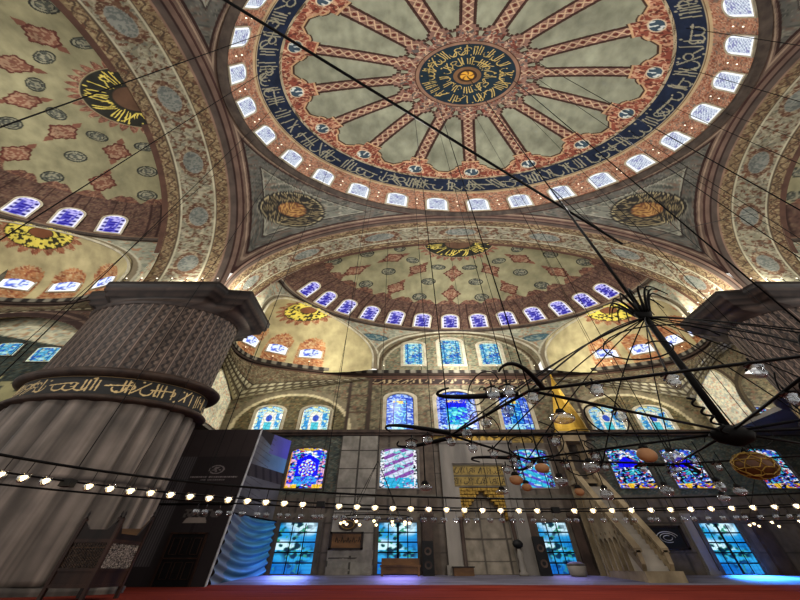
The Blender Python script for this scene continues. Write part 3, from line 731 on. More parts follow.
# central bay of the far wall: soffit and lunette with three windows
th = np.linspace(0, PI, 140)[:, None]; v = np.linspace(0, 1, 24)[None, :]
R_ = 5.38; x = R_*np.cos(th)+0*v; z = 21.0+R_*np.sin(th)+0*v; yc_ = 15.9+np.sqrt(11.3**2-x**2); y = yc_+(YW+.02-yc_)*v
C = arab(base(x.shape, lin(132, 126, 104)), th*R_+0*v, y, .4, lin(104, 92, 74), lin(112, 110, 92), lin(120, 92, 72), 3)
C = mix(C, lin(180, 176, 156), v+0*th < .12)
grid('ceiling_bay', x, y, z, C, M_PAINT, kind='structure', label='shallow barrel arch over the three middle windows of the far wall', cat='arch')

# ------------------------------------------------------------------ prayer wall
HOLES = []   # (x0, x1, z0, z1, arched rise)
def in_holes(X, Z):
    m = np.zeros(X.shape, bool)
    for x0, x1, z0, z1, rs in HOLES:
        u = (X-(x0+x1)/2)/((x1-x0)/2); top = z1-rs*(x1-x0)/2*(1-np.sqrt(np.clip(1-u*u, 0, 1)))
        m |= (abs(u) < 1) & (Z > z0) & (Z < top)
    return m
WINS = [  # kind, x0, x1, z0, z1, rise, label, bars, strength, frame, depth, fw
 ('ground', -9.62, -7.78, .74, 4.3, 0, 'tall blue barred ground window at far left beside the draped cloth', (3, 5, .045), 1.0, M_FRAMEDK, .35, .2),
 ('ground', -4.9, -3.08, .74, 4.3, 0, 'tall blue barred ground window left of the mihrab', (4, 5, .045), 1.0, M_FRAMEDK, .35, .16),
 ('ground', 2.6, 4.05, .74, 4.3, 0, 'tall blue barred ground window right of the mihrab', (3, 5, .045), .95, M_FRAMEDK, .35, .16),
 ('ground', 10.3, 12.15, .74, 4.25, 0, 'tall blue barred ground window at far right beyond the minbar', (4, 5, .05), 1.05, M_FRAMEDK, .35, .2),
 ('mosaic', -9.85, -7.85, 7.05, 10.85, .45, 'deep blue stained window with many-coloured border on the dark tiles left', None, 1.15, M_FRAMEDK, .2, .12),
 ('stripe', -4.95, -2.95, 7.05, 10.8, .3, 'stained window with violet and white diagonal stripes left of the mihrab', None, 1.0, M_STONE, .2, .1),
 ('stripe2', 2.3, 4.1, 7.1, 10.7, .3, 'turquoise and violet stained window right of the mihrab', None, .9, M_STONE, .2, .1),
 ('mosaic2', 7.35, 9.35, 7.05, 10.75, .3, 'blue mosaic stained window behind the minbar stair', None, 1.0, M_FRAMEDK, .2, .1),
 ('mosaic2', 10.35, 12.3, 7.05, 10.75, .3, 'blue mosaic stained window behind the hanging lamps, right of the minbar', None, 1.0, M_FRAMEDK, .2, .1),
 ('mosaic2', 14.9, 16.9, 7.05, 10.75, .3, 'red and blue stained window at the right edge of the far wall', None, .9, M_FRAMEDK, .2, .1),
 ('bluearch2', -4.72, -3.05, 12.75, 17.1, 1.0, 'tall blue arched window on the ledge, left of the middle three', None, 1.1, M_FRAME, .25, .22),
 ('bluearch', -1.65, .75, 12.75, 17.4, .9, 'widest blue arched window on the ledge, centre of the far wall', None, 1.1, M_FRAME, .25, .24),
 ('bluearch2', 2.2, 3.95, 12.75, 17.1, 1.0, 'tall blue arched window on the ledge, right of the middle three', None, 1.0, M_FRAME, .25, .22),
 ('pastel', -12.5, -10.85, 12.7, 15.5, .9, 'pale blue and yellow arched window, left one under the left exedra', None, 1.15, M_FRAME, .15, .16),
 ('pastel', -9.75, -8.05, 12.7, 15.5, .9, 'pale blue and yellow arched window, right one under the left exedra', None, 1.15, M_FRAME, .15, .16),
 ('pastel', 7.4, 9.3, 12.7, 15.5, .9, 'pale blue arched window, left one under the right exedra', None, .95, M_FRAME, .15, .16),
 ('pastel', 10.2, 12.1, 12.7, 15.5, .9, 'pale blue arched window, right one under the right exedra', None, .95, M_FRAME, .15, .16),
 ('mosaic2', 16.6, 18.6, 12.7, 15.4, .9, 'violet and white window in the gallery at far right', None, 1.0, M_FRAME, .15, .14),
 ('upper', -3.65, -2.25, 21.1, 24.75, 1.0, 'slim turquoise window, left of the three under the far half dome', None, 1.1, M_FRAME, .15, .2),
 ('upper', -1.15, .45, 21.1, 25.35, 1.0, 'slim turquoise window, middle of the three under the far half dome', None, 1.15, M_FRAME, .15, .2),
 ('upper', 1.65, 3.15, 21.1, 24.75, 1.0, 'slim turquoise window, right of the three under the far half dome', None, 1.1, M_FRAME, .15, .2),
]
for w_ in WINS: HOLES.append((w_[1], w_[2], w_[3], w_[4], w_[5]))
NICHE = (-.95, 1.35, .7, 7.0)
HOLES.append((*NICHE, .8))
wall = empty('wall_far', W(0, YW, 0), kind='structure', label='far prayer wall of grey marble and patterned tiles with rows of stained windows', cat='wall')
def wallpart(name, x0, x1, z0, z1, fn, step=.1, cut=None, y=YW, mat=M_TILE):
    X = np.linspace(x0, x1, int((x1-x0)/step)+1)[:, None]+0*np.zeros((1, int((z1-z0)/step)+1)); Z = np.linspace(z0, z1, int((z1-z0)/step)+1)[None, :]+0*X
    C = fn(X, Z); Xc = (X[:-1, :-1]+X[1:, 1:])/2; Zc = (Z[:-1, :-1]+Z[1:, 1:])/2
    keep = ~in_holes(Xc, Zc)
    if cut is not None: keep &= cut(Xc, Zc)
    o = grid(name, X, 0*X+y, Z, C, mat, wall, keep=keep); o.location = (-wall.location[0], -wall.location[1], 0)
    return o
def joints(C, X, Z, pw, ph, c):
    return mix(C, c, (np.abs(np.mod(X/pw, 1)-.5) > .5-.05/pw) | (np.abs(np.mod(Z/ph, 1)-.5) > .5-.05/ph))
def c_low(X, Z):
    C = base(X.shape, lin(88, 80, 72)); C = C*(.6+.75*vr(X*.9, Z*.45, 9))[..., None]*(.86+.28*vr(X*4, Z*3, 19))[..., None]
    C = joints(C, X, Z, 1.5, 2.1, lin(58, 52, 48))
    pil = (np.abs(X+6.1) < 1.05)
    C = np.where(pil[..., None], joints(base(X.shape, lin(118, 114, 108))*(.75+.45*vr(X*1.2, Z*.8, 4))[..., None], X+6.1, Z, 1.05, 1.9, lin(74, 70, 66)), C)
    dk = (X > 4.2) & (X < 5.2) | (X > -2.9) & (X < -2.0); C = mix(C, lin(70, 60, 52), dk*.8)
    C = mix(C, lin(78, 68, 60), band(np.abs(X+.2), 2.15, 2.5))
    til = (Z > 6.4) & (Z < 12.3) & ((X < -7.15) | (X > 6.9))
    D = base(X.shape, lin(66, 72, 66)); D = arab(D, X, Z, .24, lin(98, 104, 94), lin(50, 58, 58), lin(86, 78, 66), 14)
    D = mix(D, lin(112, 112, 98), (np.abs(np.mod(X/.42+Z/.42, 1)-.5) < .05)*.5)
    C = np.where(til[..., None], D, C)
    C = mix(C, lin(84, 80, 72), (Z > 6.2) & (Z < 6.5)); C = mix(C, lin(88, 82, 72), (Z > 11.2) & (Z < 11.35) & (np.abs(X) < 6.9))
    gold = (Z > 11.35) & (Z < 12.2) & (X > -2.3) & (X < 4.2)
    C = np.where(gold[..., None], arab(base(X.shape, lin(112, 94, 52)), X, Z, .3, lin(150, 128, 62), lin(78, 66, 44), lin(140, 120, 70), 9), C)
    C = mix(C, lin(90, 84, 74), band(Z, 4.75, 5.0)); C = mix(C, lin(60, 54, 48), band(Z, 4.65, 4.75))
    return C
wallpart('marble_dado', -24, 24, ZF, 12.3, c_low)
def c_mid(X, Z):
    C = base(X.shape, lin(104, 98, 78)); C = arab(C, X, Z, .42, lin(134, 126, 100), lin(76, 72, 58), lin(110, 88, 70), 44)
    C = mix(C, lin(60, 52, 42), np.abs(np.mod(X/2.95+.5, 1)-.5) < .012)
    for cx, rr in ((-10.3, 3.3), (9.9, 3.3)):
        q = np.hypot((X-cx)/rr, np.clip(Z-12.9, 0, None)/3.9)
        C = np.where((q < 1)[..., None], arab(base(X.shape, lin(96, 90, 66)), X, Z, .34, lin(130, 122, 92), lin(70, 66, 48), lin(116, 96, 66), 48), C)
        C = mix(C, lin(188, 178, 146), band(q, 1.0, 1.07)); C = mix(C, lin(120, 112, 92), band(q, 1.07, 1.2))
    C = mix(C, lin(84, 68, 54), (np.abs(X) > 5.7) & (np.abs(X) < 7.0) & (np.mod(Z, 2.1) < .14)); C = mix(C, lin(62, 50, 42), (np.abs(np.abs(X)-5.75) < .12) | (np.abs(np.abs(X)-7.05) < .09))
    b = (np.abs(X) < 5.6) & band(Z, 18.35, 19.05)
    S2 = mix(base(X.shape, lin(46, 34, 30)), lin(170, 152, 118), samp(CAL2, (X+5.6)/11.2*.55, (Z-18.35)/.7))
    C = np.where(b[..., None], S2, C); C = mix(C, lin(104, 70, 56), (np.abs(X) < 5.6) & (band(Z, 18.25, 18.35) | band(Z, 19.05, 19.15)))
    C = mix(C, lin(76, 62, 52), Z > 19.2)
    return C
wallpart('tile_wall', -24, 24, 12.3, 19.8, c_mid)
def c_lun(X, Z):
    C = base(X.shape, lin(112, 112, 92)); C = arab(C, X, Z, .36, lin(140, 138, 112), lin(84, 86, 72), lin(132, 104, 80), 54)
    q = np.hypot(X, Z-21); C = mix(C, lin(170, 164, 140), band(q, 4.95, 5.1)); C = mix(C, lin(96, 84, 66), q > 5.1)
    return C
wallpart('lunette', -5.45, 5.45, 19.7, 26.5, c_lun, cut=lambda X, Z: (X**2+np.clip(Z-21, 0, None)**2 < 5.45**2))
for kd, x0, x1, z0, z1, rs, lb, bars, stg, fm, dp, fw in WINS:
    window(kd, ((x0+x1)/2, YW, z0), (1, 0, 0), (0, -1, 0), x1-x0, z1-z0, lb, rise=rs, fw=fw, depth=dp, fmat=fm, bars=bars, strength=stg, nx=int((x1-x0)/.032), nz=int((z1-z0)/.036))

# ------------------------------------------------------------------ cornice, ledge, squinches
def sweep(name, pts, prof, mat, label, cat='ledge', colf=None, T=ROT['far'], closed=False):
    """profile (out, z) swept along a plan line; out is measured to the left of travel"""
    P = np.array(pts, float); n = len(P); V = []
    for i in range(n):
        a = P[max(i-1, 0)]; b = P[min(i+1, n-1)]; d = (b-a)/np.linalg.norm(b-a); nr = np.array([-d[1], d[0]])
        for o, z in prof: V.append((*T(P[i][0]+nr[0]*o, P[i][1]+nr[1]*o), z))
    m = len(prof); F = [(i*m+k, (i+1)*m+k, (i+1)*m+k+1, i*m+k+1) for i in range(n-1) for k in range(m-1)]
    return mesh_np(name, np.array(V), F, colf, mat, None, False, kind='structure', label=label, cat=cat)
def smooth_line(pts, n=8):
    P = [np.array(p, float) for p in pts]; out = []
    for i in range(len(P)-1):
        p0, p1, p2, p3 = P[max(i-1, 0)], P[i], P[i+1], P[min(i+2, len(P)-1)]
        for k in range(n):
            t = k/n; out.append(.5*((2*p1)+(-p0+p2)*t+(2*p0-5*p1+4*p2-p3)*t*t+(-p0+3*p1-3*p2+p3)*t**3))
    return [tuple(p) for p in out]+[tuple(P[-1])]
half = [(-12.6, 18.2), (-13.25, 19.6), (-13.35, 21.9), (-12.8, 23.8), (-11.45, 25.0), (-9.65, 26.0), (-7.8, 26.75), (-6.3, 27.0)]
left_c = smooth_line(half, 8)
corn_line = left_c+[(x*1.0, 27.02) for x in np.linspace(-6, 6, 40)]+[(-x, y) for x, y in left_c[::-1]]
_p = np.array(corn_line); _d = np.concatenate([[0], np.cumsum(np.hypot(*np.diff(_p, axis=0).T))]); _u = np.linspace(0, _d[-1], 330)
corn_line = [tuple(q) for q in np.stack([np.interp(_u, _d, _p[:, 0]), np.interp(_u, _d, _p[:, 1])], -1)]
CORN = [(-.55, 20.15), (0.0, 20.15), (0.0, 19.72), (-.1, 19.7), (-.12, 19.5), (-.25, 19.47), (-.3, 19.3), (-.45, 19.28), (-.5, 19.2), (-1.6, 19.15)]
CORN = [(-o, z) for o, z in CORN]
def cornice(side, label):
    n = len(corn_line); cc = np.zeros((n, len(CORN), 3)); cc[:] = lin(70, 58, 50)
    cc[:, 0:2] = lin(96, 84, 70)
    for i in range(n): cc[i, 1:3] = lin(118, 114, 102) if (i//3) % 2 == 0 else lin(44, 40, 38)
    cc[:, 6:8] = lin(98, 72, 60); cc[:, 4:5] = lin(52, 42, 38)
    # travel left to right along the wall keeps the room on the right hand, so the profile is pushed away from it
    return sweep('trim_2' if side == 'far' else 'trim_3', corn_line, CORN, M_PAINT, label, 'cornice', cc.reshape(-1, 3), ROT[side])
cornice('far', 'dark dentilled cornice curving along the far wall under the exedrae')
cornice('left', 'dark dentilled cornice along the left wall behind the big pier')
# gallery floor behind the cornice line
for side in ('far', 'left'):
    T = ROT[side]; V = []; F = []
    for x, y in corn_line: V += [(*T(x, y), 20.05), (*T(x*1.25, y+3.0), 20.05)]
    for i in range(len(corn_line)-1): F.append((2*i, 2*i+2, 2*i+3, 2*i+1))
    mesh_np('trim_walkway', np.array(V), F, None, M_FRAME, None, False, kind='structure', label='narrow walkway on top of the %s cornice' % side, cat='walkway')
# ledge under the upper windows
MB().box(-24, 24, YW-.45, YW+.05, 12.3, 12.62).box(-24, 24, YW-.3, YW+.05, 12.05, 12.3).build('trim_4', M_DARKST, kind='structure', label='straight stone ledge under the arched windows of the far wall', cat='ledge')
# small lamps standing on the ledges
def squinch(sgn, side, label):
    T = ROT[side]; n = 240; m = 60
    line = [p for p in left_c]
    P = np.array(line); s = np.concatenate([[0], np.cumsum(np.hypot(*np.diff(P, axis=0).T))]); s /= s[-1]
    t = np.linspace(0, 1, n); tx = np.interp(t, s, P[:, 0]); ty = np.interp(t, s, P[:, 1])
    # foot runs along the side wall to the corner, then along the far wall
    ft = np.linspace(0, 1, n); L1 = 27.3-18.4; L2 = 14.2-6.4; Lt = L1+L2; d = ft*Lt
    fx = np.where(d < L1, -14.2, -14.2+(d-L1)); fy = np.where(d < L1, 18.4+d, 27.3)
    fz = np.where(d < L1, 18.7-2.5*np.clip((d-2.5)/(L1-2.5), 0, 1)**1.3, 16.2+2.6*np.clip((d-L1)/(L2), 0, 1)**.8)
    v = np.linspace(0, 1, m)[None, :]
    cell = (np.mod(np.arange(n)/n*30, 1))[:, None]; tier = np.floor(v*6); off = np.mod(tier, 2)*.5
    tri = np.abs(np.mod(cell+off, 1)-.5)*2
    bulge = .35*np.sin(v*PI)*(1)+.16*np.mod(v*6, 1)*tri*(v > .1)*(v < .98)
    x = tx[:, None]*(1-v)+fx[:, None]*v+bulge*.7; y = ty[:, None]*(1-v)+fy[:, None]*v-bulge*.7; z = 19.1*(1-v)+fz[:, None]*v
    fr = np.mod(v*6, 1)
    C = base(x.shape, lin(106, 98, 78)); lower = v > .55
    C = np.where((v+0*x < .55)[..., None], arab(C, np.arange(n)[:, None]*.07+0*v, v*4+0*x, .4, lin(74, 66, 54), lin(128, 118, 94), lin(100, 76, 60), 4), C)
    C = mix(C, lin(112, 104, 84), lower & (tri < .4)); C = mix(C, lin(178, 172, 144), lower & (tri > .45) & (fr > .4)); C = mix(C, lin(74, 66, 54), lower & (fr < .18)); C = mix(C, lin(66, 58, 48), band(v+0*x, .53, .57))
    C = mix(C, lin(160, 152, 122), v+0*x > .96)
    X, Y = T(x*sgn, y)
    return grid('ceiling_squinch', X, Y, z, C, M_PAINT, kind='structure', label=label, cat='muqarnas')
squinch(1, 'far', 'honeycomb muqarnas squinch under the left exedra')
squinch(-1, 'far', 'honeycomb muqarnas squinch under the right exedra behind the chandelier')
squinch(-1, 'left', 'muqarnas squinch beside the left pier')

# side panels between the piers and the far wall: pale blind arches on the upper level
def side_panel(sgn, label):
    root = 'wall_inner_left' if sgn < 0 else 'wall_inner_right'
    Y = np.linspace(16.4, 27.4, 180)[:, None]+0*np.zeros((1, 115)); Z = np.linspace(12.4, 20.0, 115)[None, :]+0*Y
    q = np.hypot((Y-24.75)/2.45, np.clip(Z-15.4, 0, None)/3.3)
    C = arab(base(Y.shape, lin(110, 102, 82)), Y, Z, .4, lin(136, 126, 100), lin(80, 74, 60), lin(112, 90, 70), 8)
    C = np.where((q < 1)[..., None], arab(base(Y.shape, lin(222, 216, 188)), Y, Z, .5, lin(178, 178, 158), lin(186, 190, 172), lin(204, 170, 142), 12), C)
    C = mix(C, lin(150, 140, 112), band(q, 1, 1.08)); C = mix(C, lin(80, 70, 56), band(q, 1.08, 1.2))
    q2 = np.hypot((Y-19.9)/2.1, np.clip(Z-14.0, 0, None)/2.2); C = mix(C, lin(96, 86, 68), band(q2, 1, 1.12)); C = mix(C, lin(70, 62, 50), band(q2, 1.12, 1.3))
    kp = ~((q2[:-1, :-1] < 1) & (q2[1:, 1:] < 1))
    return grid(root, 0*Y+sgn*14.3, Y, Z, C, M_PAINT, keep=kp, kind='structure', label=label, cat='wall')
side_panel(-1, 'pale patterned blind arch between the left pier and the far wall')
side_panel(1, 'pale patterned blind arch between the right pier and the far wall')
# corner bays: gallery floors and end walls
for sgn, nm in ((-1, 'left'), (1, 'right')):
    MB().box(min(sgn*14.3, sgn*24), max(sgn*14.3, sgn*24), 15.2, YW, 12.1, 12.5).build('floor_gallery', M_STONE, kind='structure', label='gallery floor in the %s corner bay' % nm, cat='gallery')
    Yg = np.linspace(12.5, YW, 80)[:, None]+np.zeros((1, 60)); Zg = np.linspace(ZF, 24, 60)[None, :]+0*Yg
    Cg = arab(base(Yg.shape, lin(104, 104, 92)), Yg, Zg, .6, lin(132, 130, 112), lin(80, 84, 76), lin(110, 92, 74), 66)
    grid('wall_'+nm, 0*Yg+sgn*24, Yg, Zg, Cg, M_TILE, kind='structure', label='patterned end wall of the %s corner bay' % nm, cat='wall')
# wall with an arch west of the left pier
X = np.linspace(-27.4, -16.2, 190)[:, None]+np.zeros((1, 130)); Z = np.linspace(11.0, 19.3, 130)[None, :]+0*X
q = np.hypot((X+21.4)/4.3, np.clip(Z-13.4, 0, None)/4.7)
C = arab(base(X.shape, lin(84, 68, 58)), X, Z, .34, lin(52, 40, 36), lin(108, 92, 78), lin(94, 66, 54), 8)
C = mix(C, lin(58, 44, 40), band(q, 1, 1.2)); C = mix(C, lin(104, 86, 74), band(q, 1.1, 1.14)); C = mix(C, lin(70, 56, 50), np.mod(Z, 1.1) < .1)
keep = ~((q[:-1, :-1] < 1) & (q[1:, 1:] < 1))
grid('wall_inner_west', X, 0*X+13.6, Z, C, M_PAINT, keep=keep, kind='structure', label='dark patterned arch wall left of the big pier', cat='wall')
X = np.linspace(-27.4, -15.5, 120)[:, None]+np.zeros((1, 110)); Z = np.linspace(9, 19.3, 110)[None, :]+0*X
bl = 16.25-.36*(X+21)
C = arab(base(X.shape, lin(196, 192, 164)), X, Z, .5, lin(150, 150, 130), lin(164, 168, 150), lin(176, 150, 120), 22)
C = np.where((Z < bl)[..., None], arab(base(X.shape, lin(56, 66, 62)), X, Z, .3, lin(88, 96, 86), lin(44, 52, 50), lin(80, 76, 60), 13), C)
C = mix(C, lin(150, 146, 110), (Z < 12.6) & (X > -20.5) & (vn(X*2, Z*2, 4) > .45))
grid('wall_inner_back', X, 0*X+14.6, Z, C, M_PAINT, kind='structure', label='pale lunette over dark green tiles seen through the arch at far left', cat='wall')
window('upper', (-21.25, 14.58, 14.55), (1, 0, 0), (0, -1, 0), 1.1, 1.3, 'small slanting blue window at far left, the left one of two', rise=.3, fw=.08, fmat=M_FRAMEDK)
window('upper', (-19.4, 14.58, 13.95), (1, 0, 0), (0, -1, 0), 1.05, 1.45, 'small slanting blue window at far left, nearer the pier', rise=.3, fw=.08, fmat=M_FRAMEDK)

# ------------------------------------------------------------------ piers
def pier(sx, label):
    cx, cy = sx*14.7, 14.15
    root = empty('pier', W(cx, cy, ZF), kind='thing', label=label, cat='pillar')
    nu = 360; th = np.linspace(0, 2*PI, nu, endpoint=False)[:, None]
    # fluted marble shaft
    z = np.concatenate([np.linspace(0, .25, 3), [.3], np.linspace(.34, 8.6, 40), np.linspace(8.7, 9.15, 8)])[None, :]
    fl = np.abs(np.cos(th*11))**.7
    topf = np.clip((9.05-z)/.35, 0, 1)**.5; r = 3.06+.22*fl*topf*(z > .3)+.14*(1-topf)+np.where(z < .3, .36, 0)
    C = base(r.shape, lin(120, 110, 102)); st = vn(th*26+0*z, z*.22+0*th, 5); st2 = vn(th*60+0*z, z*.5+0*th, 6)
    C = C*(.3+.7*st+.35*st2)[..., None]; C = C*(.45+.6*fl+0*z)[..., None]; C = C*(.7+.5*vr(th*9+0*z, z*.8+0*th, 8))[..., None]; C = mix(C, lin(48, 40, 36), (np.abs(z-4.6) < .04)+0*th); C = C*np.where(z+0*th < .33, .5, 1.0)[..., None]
    grid('fluted_shaft', (r*np.cos(th))+0*z, r*np.sin(th), z+0*th, C, M_PIER, root, wrap=True)
    def ring(name, prof, mat):
        o = MB().lathe(prof, 96, close=False).build(name, mat, root, smooth=True); return o
    ring('lower_moulding', [(3.15, 9.0), (3.5, 9.05), (3.58, 9.2), (3.5, 9.34), (3.3, 9.38)], M_DARKST)
    ring('upper_moulding', [(3.3, 10.62), (3.5, 10.66), (3.72, 10.82), (3.75, 11.0), (3.6, 11.2), (3.3, 11.26)], M_DARKST)
    # inscription band
    th2 = np.linspace(0, 2*PI, 900, endpoint=False)[:, None]; z2 = np.linspace(9.36, 10.64, 46)[None, :]
    u = th2/(2*PI)+0*z2; v = (z2-9.36)/1.28+0*th2
    C = mix(base(u.shape, lin(28, 27, 27)), lin(196, 172, 124), samp(CAL1, u*.34, (v-.06)/.88)*.95*band(v, .08, .92)); C = mix(C, lin(140, 118, 80), band(v, .0, .04) | (v > .96))
    grid('inscription_band', 3.34*np.cos(th2)+0*z2, 3.34*np.sin(th2)+0*z2, z2+0*th2, C, M_PIER, root, wrap=True)
    # painted upper shaft
    th3 = np.linspace(0, 2*PI, 1800, endpoint=False)[:, None]; z3 = np.linspace(11.2, 17.6, 120)[None, :]
    n = 48; w_ = np.mod(th3/(2*PI)*n, 1)+0*z3; zz = z3+0*th3; st_ = np.floor(th3/(2*PI)*n)+0*z3
    r3 = 3.2+.02*np.cos(th3*n)+0*z3
    C = base(w_.shape, lin(74, 62, 55)); odd = np.mod(st_, 2) < .5
    ph_ = zz*2*PI/.62+st_*1.3; wv = np.abs(w_-.55-.17*np.sin(ph_)); bl_ = np.hypot((w_-.55+.2*np.sin(ph_))/.16, np.sin(ph_/2+.8)*.9)
    C = mix(C, lin(98, 84, 74), bl_ < .8); C = mix(C, lin(36, 29, 27), wv < .12); C = mix(C, lin(60, 50, 45), np.abs(w_-.55) < .03)
    C = mix(C, lin(116, 99, 89), (w_ < .12)); C = mix(C, lin(46, 36, 33), band(w_, .12, .18) | (w_ > .94)); C = C*(.85+.3*vr(th3*9+0*z3, zz*1.5, 4))[..., None]
    C = mix(C, lin(96, 78, 70), zz > 17.4)
    grid('painted_shaft', r3*np.cos(th3), r3*np.sin(th3), zz, C, M_PIER, root, wrap=True)
    # stepped capital on a notched square plan
    hs, nt = 3.7, 1.25
    poly = []
    for qx, qy in ((1, 1), (-1, 1), (-1, -1), (1, -1)):
        c3 = [(hs, hs-nt), (hs-nt*.82, hs-nt*.82), (hs-nt, hs)]
        if qx*qy < 0: c3 = c3[::-1]
        poly += [(qx*a, qy*b) for a, b in c3]
    # sample the outline by angle
    def polyr(a):
        best = 9e9; dx, dy = math.cos(a), math.sin(a)
        for i in range(len(poly)):
            x0, y0 = poly[i]; x1, y1 = poly[(i+1) % len(poly)]
            den = dx*(y1-y0)-dy*(x1-x0)
            if abs(den) < 1e-9: continue
            t = (x0*(y1-y0)-y0*(x1-x0))/den; s_ = (x0*dy-y0*dx)/den
            if t > 0 and -1e-6 <= s_ <= 1+1e-6: best = min(best, t)
        return best
    aa = np.unique(np.concatenate([np.linspace(0, 2*PI, 180, endpoint=False), [math.atan2(y, x) % (2*PI) for x, y in poly]])); pr = np.array([polyr(a) for a in aa])
    ox, oy = -sx*-.3*0+(14.4-14.7)*sx*-1*-1, 14.4-14.15
    levels = [(17.3, 0, 3.24, 0), (17.5, 0, 3.36, 0), (17.9, .45, 3.4, .86), (18.25, 1, 0, .87), (18.3, 1, 0, .93), (18.75, 1, 0, .94), (18.8, 1, 0, .985), (19.15, 1, 0, .985), (19.2, 1, 0, 1.0), (19.72, 1, 0, 1.0), (19.74, 1, 0, .99), (19.74, 1, 0, .3)]
    V = np.zeros((len(aa), len(levels), 3)); Cc = np.zeros((len(aa), len(levels), 3))
    for k, (zl, b, rc, s_) in enumerate(levels):
        rr = (1-b)*rc+b*pr*s_
        V[:, k, 0] = rr*np.cos(aa)+ox*(b > 0); V[:, k, 1] = rr*np.sin(aa)+oy*(b > 0); V[:, k, 2] = zl
        Cc[:, k] = (lin(76, 62, 56), lin(60, 48, 44), lin(84, 68, 60), lin(46, 38, 36), lin(72, 58, 52), lin(48, 38, 36), lin(84, 68, 60), lin(50, 40, 38), lin(40, 33, 32), lin(52, 44, 42), lin(90, 80, 70), lin(90, 80, 70))[k]
    Cc *= .62*(.6+.8*vn(np.arange(len(aa))[:, None]*.7+0*V[:, :, 0], V[:, :, 2]*3, 3))[..., None]
    cp = grid('capital', V[..., 0], V[..., 1], V[..., 2], Cc, M_PIER, root, wrap=True, smooth=False)
    for ch in root.children: ch.location.z = 0 if ch.name.startswith('x') else -ZF
    for ch in root.children:
        if ch.name.startswith('fluted'): ch.location.z = 0
    return root
pier(-1, 'huge fluted round marble pier with a calligraphy band at left')
pier(1, 'huge dark round pier at right with only its upper shaft and capital in view')

# ------------------------------------------------------------------ mihrab, minbar and the foot of the prayer wall
MB().prism([(18.8, ZF-.2), (18.8, .3), (27.45, .68), (27.45, ZF-.2)], 'x', -10.0, 24).build('floor_marble', M_STEP, kind='structure', label='pale marble floor strip rising gently to the foot of the far wall', cat='floor')
MB().prism([(17.2, ZF-.1), (17.2, ZF+.01), (18.79, .31), (18.79, ZF-.1)], 'x', -10.0, 24).build('floor_carpet', M_CARPET, kind='structure', label='red carpet sloping up to the edge of the marble floor', cat='floor')
mih = empty('mihrab', W(.2, YW, .62), label='grey marble mihrab niche with gilded hood in the middle of the far wall', cat='mihrab', kind='thing')
def off(o, r):
    o.location = (-r.location[0], -r.location[1], -r.location[2]); return o
f = MB()
f.box(-1.75, -1.15, YW-.4, YW+.05, .62, 11.2).box(1.55, 2.15, YW-.4, YW+.05, .62, 11.2).box(-1.15, 1.55, YW-.4, YW+.05, 9.2, 11.2)
f.box(-1.149, 1.549, YW-.22, YW+.05, 7.1, 9.2).box(-1.15, -.9, YW-.28, YW+.05, .62, 7.1).box(1.3, 1.55, YW-.28, YW+.05, .62, 7.1)
f.box(-1.9, 2.3, YW-.5, YW+.05, 11.2, 11.45).box(-1.85, -1.1, YW-.5, YW+.02, .62, 1.3).box(1.5, 2.25, YW-.5, YW+.02, .62, 1.3)
off(f.build('frame', M_STONE, mih), mih)
a = np.linspace(0, PI, 50)[:, None]; z = np.linspace(.62, 7.05, 90)[None, :]
nx_ = .2-1.13*np.cos(a)+0*z; ny_ = YW+.02+.95*np.sin(a)+0*z; zz = z+0*a
C = base(nx_.shape, lin(120, 112, 100)); C = C*(.75+.4*vn(nx_*3, zz*.6, 4))[..., None]; C = joints(C, nx_, zz, 1.13, 1.55, lin(70, 64, 58))
off(grid('niche', nx_, ny_, zz, C, M_TILE, mih), mih)
# stepped gilded hood in front of the top of the niche
hd = MB(); rows = 9
for r in range(rows):
    z0 = 7.05-(r+1)*.29; hw = 1.12; cut = 1.0*(1-(r/rows))*.0+.13+.99*(r+1)/rows
    for sx in (-1, 1):
        n = max(1, int((hw-cut+ .12)/.14))
        for q in range(8-r if 8-r > 0 else 1):
            x0 = .2+sx*(hw-.14*q); x1 = x0-sx*.125; d = .02+.06*((q+r) % 2)
            hd.hexa([(min(x0, x1), YW-.1-d, z0+.06), (max(x0, x1), YW-.1-d, z0+.06), (max(x0, x1), YW+.3, z0), (min(x0, x1), YW+.3, z0)],
                    [(min(x0, x1), YW-.14-d, z0+.29), (max(x0, x1), YW-.14-d, z0+.29), (max(x0, x1), YW+.3, z0+.29), (min(x0, x1), YW+.3, z0+.29)])
off(hd.build('hood', M_GOLDP, mih), mih)
X = np.linspace(-1.1, 1.5, 150)[:, None]+np.zeros((1, 120)); Z = np.linspace(7.15, 9.1, 120)[None, :]+0*X
C = base(X.shape, lin(84, 76, 56))
for z0 in (7.25, 8.2):
    b_ = band(Z, z0, z0+.75); C = np.where(b_[..., None], mix(base(X.shape, lin(126, 108, 60)), lin(36, 30, 24), samp(CAL2, (X+1.1)/9+z0*.13, (Z-z0)/.75)), C)
off(grid('inscription_panel', X, 0*X+YW-.24, Z, C, M_TILE, mih), mih)
cr = MB()
for k in range(9):
    x0 = -1.55+k*.42; cr.prism([(x0, 11.45), (x0+.36, 11.45), (x0+.33, 11.7), (x0+.18, 11.98), (x0+.03, 11.7)], 'y', YW-.4, YW-.25)
off(cr.build('crest', M_GOLDP, mih), mih)
for sx in (-1.0, 1.4):
    off(MB().lathe([(.13, .62), (.13, 1.0), (.09, 1.05), (.085, 4.3), (.13, 4.4), (.15, 4.65), (.1, 4.7)], 12, c=(sx, YW-.36, 0)).build('colonnette', M_DARKST, mih, smooth=True), mih)

